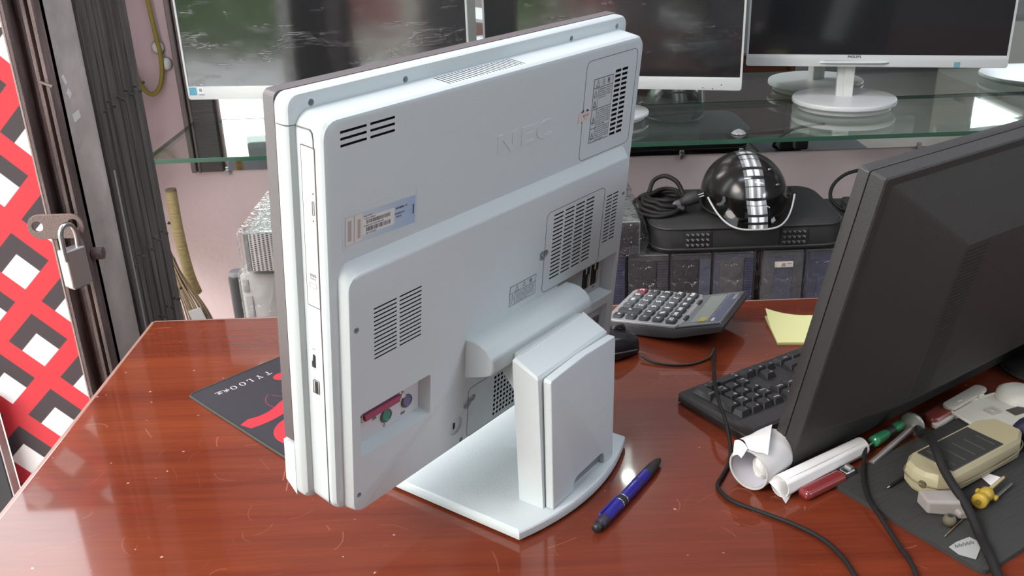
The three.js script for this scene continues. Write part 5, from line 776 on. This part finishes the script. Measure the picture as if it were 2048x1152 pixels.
{
  const e = thing('pale_block', 'pale chipped block on the work mat by the handset', 'block', [0.423, TM, -0.788], 0.1);
  const g = box(-0.018, 0.017, 0, 0.017, -0.012, 0.010, 0.003, 6), p = g.attributes.position; for (let i = 0; i < p.count; i++) { const x = p.getX(i), y = p.getY(i), z = p.getZ(i); p.setXYZ(i, x + 0.003 * vnoise(y * 90 + 9, z * 90 + 7, 256, 256), y * (0.85 + 0.4 * vnoise(x * 60 + 20, z * 60 + 30, 256, 256)), z + 0.30 * x + 0.002 * vnoise(x * 80, y * 90, 256, 256)); } g.computeVertexNormals();
  M('block', g, mat([0.30, 0.27, 0.255], 0.75), e); M('torn_corner', box(0.008, 0.020, 0.001, 0.010, 0.008, 0.020, 0.003), mat([0.29, 0.26, 0.245], 0.75), e); 
  const t = thing('brown_stub', 'small brown stub beside the pale chipped block', 'stub', [0.4225, TM, -0.7655]); M('stub', spun([[0, 0], [0.006, 0], [0.0065, 0.005], [0.005, 0.009], [0, 0.0095]], [0, 0, 0], [0, 1, 0]), mat([0.12, 0.095, 0.06], 0.7), t); M('stub_hole', rod([0, 0.0094, 0], [0, 0.0099, 0], 0.0025), slotDark, t);
}
{
  const q = thing('paper_scrap', 'torn paper scrap with pencil scribbles at the work mat corner', 'paper', [0.4235, TM, -0.7275]);
  M('scrap', ext(poly([[-0.0165, 0.003], [-0.006, 0.010], [0.009, 0.0165], [0.0155, 0.008], [0.013, 0.001], [0.0005, -0.016], [-0.012, -0.0085]]), 0.0006).rotateX(-Math.PI / 2), mat([0.33, 0.33, 0.32], 0.8), q);
  M('scribble', [0, 1, 2, 3, 4].map((i) => tube([[-0.011 + i * 0.0042, 0.0009, -0.001 - i * 0.0012], [-0.0095 + i * 0.0042, 0.0009, -0.0055 - i * 0.0012], [-0.0088 + i * 0.0042, 0.0009, -0.0012 - i * 0.001], [-0.0075 + i * 0.0042, 0.0009, -0.0045 - i * 0.0012]], 0.0003, 12, 4)), mat([0.12, 0.12, 0.13], 0.8), q);
  for (const [label, a, b, r] of [['thin black needle probe lying on the mat left of the handset', [0.387, 0.0020, -0.828], [0.432, 0.0035, -0.860], 0.0014], ['thin bronze wire lying on the mat near the torn paper', [0.411, 0.0010, -0.747], [0.443, 0.0010, -0.775], 0.0007]]) { const n = thing('probe', label, 'probe', [a[0], TM, a[2]]); M('shaft', rod([0, a[1], 0], [b[0] - a[0], b[1], b[2] - a[2]], r), r > 0.001 ? cableBlack : mat([0.25, 0.18, 0.11], 0.5, { metalness: 0.6 }), n); M('tip', rod([0, a[1], 0], [(a[0] - b[0]) * 0.08, a[1], (a[2] - b[2]) * 0.08], r * 0.9, r * 0.3), steel, n); }
  for (const [label, x, z, t, w, d, y] of [['white paper slip sticking out at the far side of the handset', 0.457, -0.895, 0.55, 0.034, 0.012, TM], ['white paper slip sticking out under the near side of the handset', 0.4965, -0.838, 0.7, 0.022, 0.014, TM]]) { const n = thing('paper_slip', label, 'paper', [x, y, z], t); M('slip', ext(poly([[-w / 2, -d / 2], [w / 2, -d / 2], [w / 2 - 0.003, d / 2], [-w / 2 + 0.008, d / 2]]), 0.0006).rotateX(-Math.PI / 2), paper, n); }
}
// loose cables over the desk
for (const [label, pts, r] of [
  ['black cable running from the desk middle around the paper roll', [[0.2735, 0.758, -1.158], [0.268, 0.757, -1.135], [0.262, 0.758, -1.110], [0.250, 0.776, -1.052], [0.240, 0.7855, -1.000], [0.237, 0.786, -0.965], [0.239, 0.776, -0.932], [0.2405, 0.757, -0.915], [0.235, 0.7532, -0.893], [0.2225, 0.7532, -0.868], [0.2115, 0.7532, -0.846], [0.219, 0.7532, -0.822], [0.2445, 0.7532, -0.80], [0.272, 0.7532, -0.778], [0.293, 0.7532, -0.754], [0.304, 0.7532, -0.725], [0.307, 0.7532, -0.68], [0.305, 0.7532, -0.60]], 0.0023],
  ['thin black cable over the near-left corner of the work mat', [[0.387, 0.766, -0.900], [0.376, 0.7585, -0.872], [0.366, 0.7585, -0.845], [0.358, 0.7585, -0.809], [0.3585, 0.7585, -0.785], [0.3625, 0.7535, -0.745], [0.364, 0.7535, -0.71], [0.355, 0.7535, -0.66], [0.35, 0.7535, -0.58]], 0.0024],
  ['thick black cable lying across the handset and the work mat', [[0.46, 0.762, -0.935], [0.449, 0.772, -0.905], [0.440, 0.796, -0.868], [0.434, 0.796, -0.838], [0.434, 0.786, -0.812], [0.441, 0.770, -0.770], [0.441, 0.760, -0.742], [0.437, 0.7595, -0.715], [0.432, 0.7535, -0.67], [0.43, 0.7535, -0.58]], 0.0046],
  ['black cable standing up at the right end of the black monitor', [[0.655, 0.756, -0.985], [0.640, 0.79, -0.995], [0.634, 0.825, -0.985], [0.645, 0.85, -0.965], [0.675, 0.86, -0.945], [0.72, 0.83, -0.93]], 0.005],
]) { const c = thing('black_cable', label, 'cable'); M('cable', tube(pts, r, 160, 8), cableBlack, c); }

// ------------------------------------------------------------------ unseen lamps, placed to light the room
for (const [x, y, z, turn, power, label] of [[0.12, 2.86, -1.35, 0, 36, 'unseen ceiling tube lamp placed to light the desk and the computer top'], [1.7, 2.86, -0.9, 0, 34, 'unseen ceiling tube lamp placed to light the right end of the glass shelf'], [3.10, 1.95, 0.55, 0, 85, 'unseen broad panel lamp at the right, placed to light the computer back']]) {
  const l = thing('unseen_lamp', label, 'lamp', [x, y, z], turn);  // lamp out of view, placed for its light on desk, computer and walls
  if (y < 2.8) l.quaternion.setFromRotationMatrix(new THREE.Matrix4().makeBasis(V(0, 0, 1), V(1, 0, 0), V(0, 1, 0)));
  const broad = y < 2.8 ? 0.35 : 0.04;
  M('housing', box(-0.62, 0.62, 0, 0.04, -broad, broad, 0.005), whitePlastic, l);
  M(broad > 0.1 ? 'panel' : 'tube', broad > 0.1 ? box(-0.6, 0.6, -0.012, 0, -0.32, 0.32, 0.004) : rod([-0.6, -0.02, 0], [0.6, -0.02, 0], 0.014), mat([1, 1, 1], 0.5, { emissive: lin(0.95, 1.0, 0.93), emissiveIntensity: broad > 0.1 ? 1.0 : 3 }), l);
  const a = new THREE.RectAreaLight(0xe9f2ff, LAMP * power * (broad > 0.1 ? 0.10 / 0.64 : 1), 1.2, broad > 0.1 ? 0.64 : 0.10); a.position.set(0, -0.045, 0); a.rotation.x = -Math.PI / 2; l.add(a);
}
{
  const l = thing('unseen_wall_lamp', 'unseen short upright tube lamp on the back wall, placed to mirror in the desk', 'lamp', [0.335, 1.74, -2.47]);  // out of view, placed for the white streak mirrored in the desk
  M('housing', box(-0.016, 0.016, -0.03, 0.20, -0.02, 0.0, 0.003), whitePlastic, l);
  M('tube', rod([0, 0, 0.012], [0, 0.17, 0.012], 0.011), mat([1, 1, 1], 0.5, { emissive: lin(0.9, 1.0, 0.95), emissiveIntensity: 5 }), l);
  const a = new THREE.PointLight(0xf0fff8, 0.05); a.position.set(0, 0.085, 0.03); l.add(a);
}
// ------------------------------------------------------------------ the street, seen in the mirror and the screens
{
  const hose = thing('orange_hose', 'ribbed orange hose lying on the pale sand of the street', 'hose', [-1.55, -0.06, 0.05]);
  const pts = []; for (let i = 0; i <= 12; i++) pts.push([-0.9 + i * 0.16, 0.055, 0.25 * Math.sin(i * 0.5)]);
  M('hose', tube(pts, 0.05, 120, 12), mat([0.62, 0.22, 0.12], 0.6), hose);
  const cv = new THREE.CatmullRomCurve3(pts.map(P)); M('rib', Array.from({ length: 60 }, (_, i) => { const t = i / 60, p = cv.getPointAt(t), d = cv.getTangentAt(t); return new THREE.TorusGeometry(0.052, 0.007, 6, 16).applyQuaternion(new THREE.Quaternion().setFromUnitVectors(V(0, 0, 1), d)).translate(p.x, p.y, p.z); }), mat([0.68, 0.28, 0.18], 0.6), hose);
  const road = struct('path', cube(-9, -1.6, -0.058, -0.05, 1.75, 3.7), mat([0.80, 0.80, 0.79], 0.9));  // pale slab out of view, placed for the bright area in the mirror
  const leafM = [mat([0.20, 0.31, 0.12], 0.7, { side: THREE.DoubleSide }), mat([0.26, 0.37, 0.16], 0.7, { side: THREE.DoubleSide })];
  [[-11, 3.5, 2.6], [-12.5, 7.5, 3.2], [-10.5, 12, 2.8], [-14, 0, 3.0]].forEach(([x, z, R], q) => {
    const t = thing('street_tree', ['leafy tree nearest the doorway across the street, seen as a reflection', 'leafy tree behind the hedge across the street, seen as a reflection', 'leafy tree farthest down the street, seen as a reflection', 'leafy tree straight across from the desk, seen as a reflection'][q], 'tree', [x, -0.06, z]);
    M('trunk', rod([0, 0, 0], [0.1, 2.2, 0], 0.2, 0.13), mat([0.14, 0.10, 0.07], 0.9), t);
    const g = new THREE.PlaneGeometry(0.34, 0.2), im = new THREE.InstancedMesh(g, leafM[q % 2], 1500), o = new THREE.Object3D();
    for (let i = 0; i < 1500; i++) { const u = rr(-1, 1), a = rr(0, 6.28), k = Math.cbrt(rnd()) * R, s = Math.sqrt(1 - u * u); o.position.set(k * s * Math.cos(a), 3.0 + u * k * 0.9, k * s * Math.sin(a)); o.rotation.set(rr(0, 6), rr(0, 6), rr(0, 6)); o.updateMatrix(); im.setMatrixAt(i, o.matrix); }
    im.name = 'leaves' ; im.userData.kind = 'stuff'; t.add(im);
  });
}
{
  const h = thing('hedge', 'tall green hedge across the street, mirrored in the dark screens', 'hedge', [-6.3, -0.06, 4.9], 0.1);
  const core = box(-4.0, 2.6, 0, 2.3, -0.25, 0.25, 0.1); M('hedge_core', core, mat([0.12, 0.19, 0.07], 0.9), h);
  const im = new THREE.InstancedMesh(new THREE.PlaneGeometry(0.2, 0.12), mat([0.26, 0.37, 0.16], 0.7, { side: THREE.DoubleSide }), 5000), o = new THREE.Object3D();
  for (let i = 0; i < 5000; i++) { o.position.set(rr(-4.1, 2.7), rr(0, 2.5), rr(-0.4, 0.4)); o.rotation.set(rr(0, 6), rr(0, 6), rr(0, 6)); o.updateMatrix(); im.setMatrixAt(i, o.matrix); }
  im.name = 'leaves'; im.userData.kind = 'stuff'; h.add(im);
}
renderer.render(scene, camera);
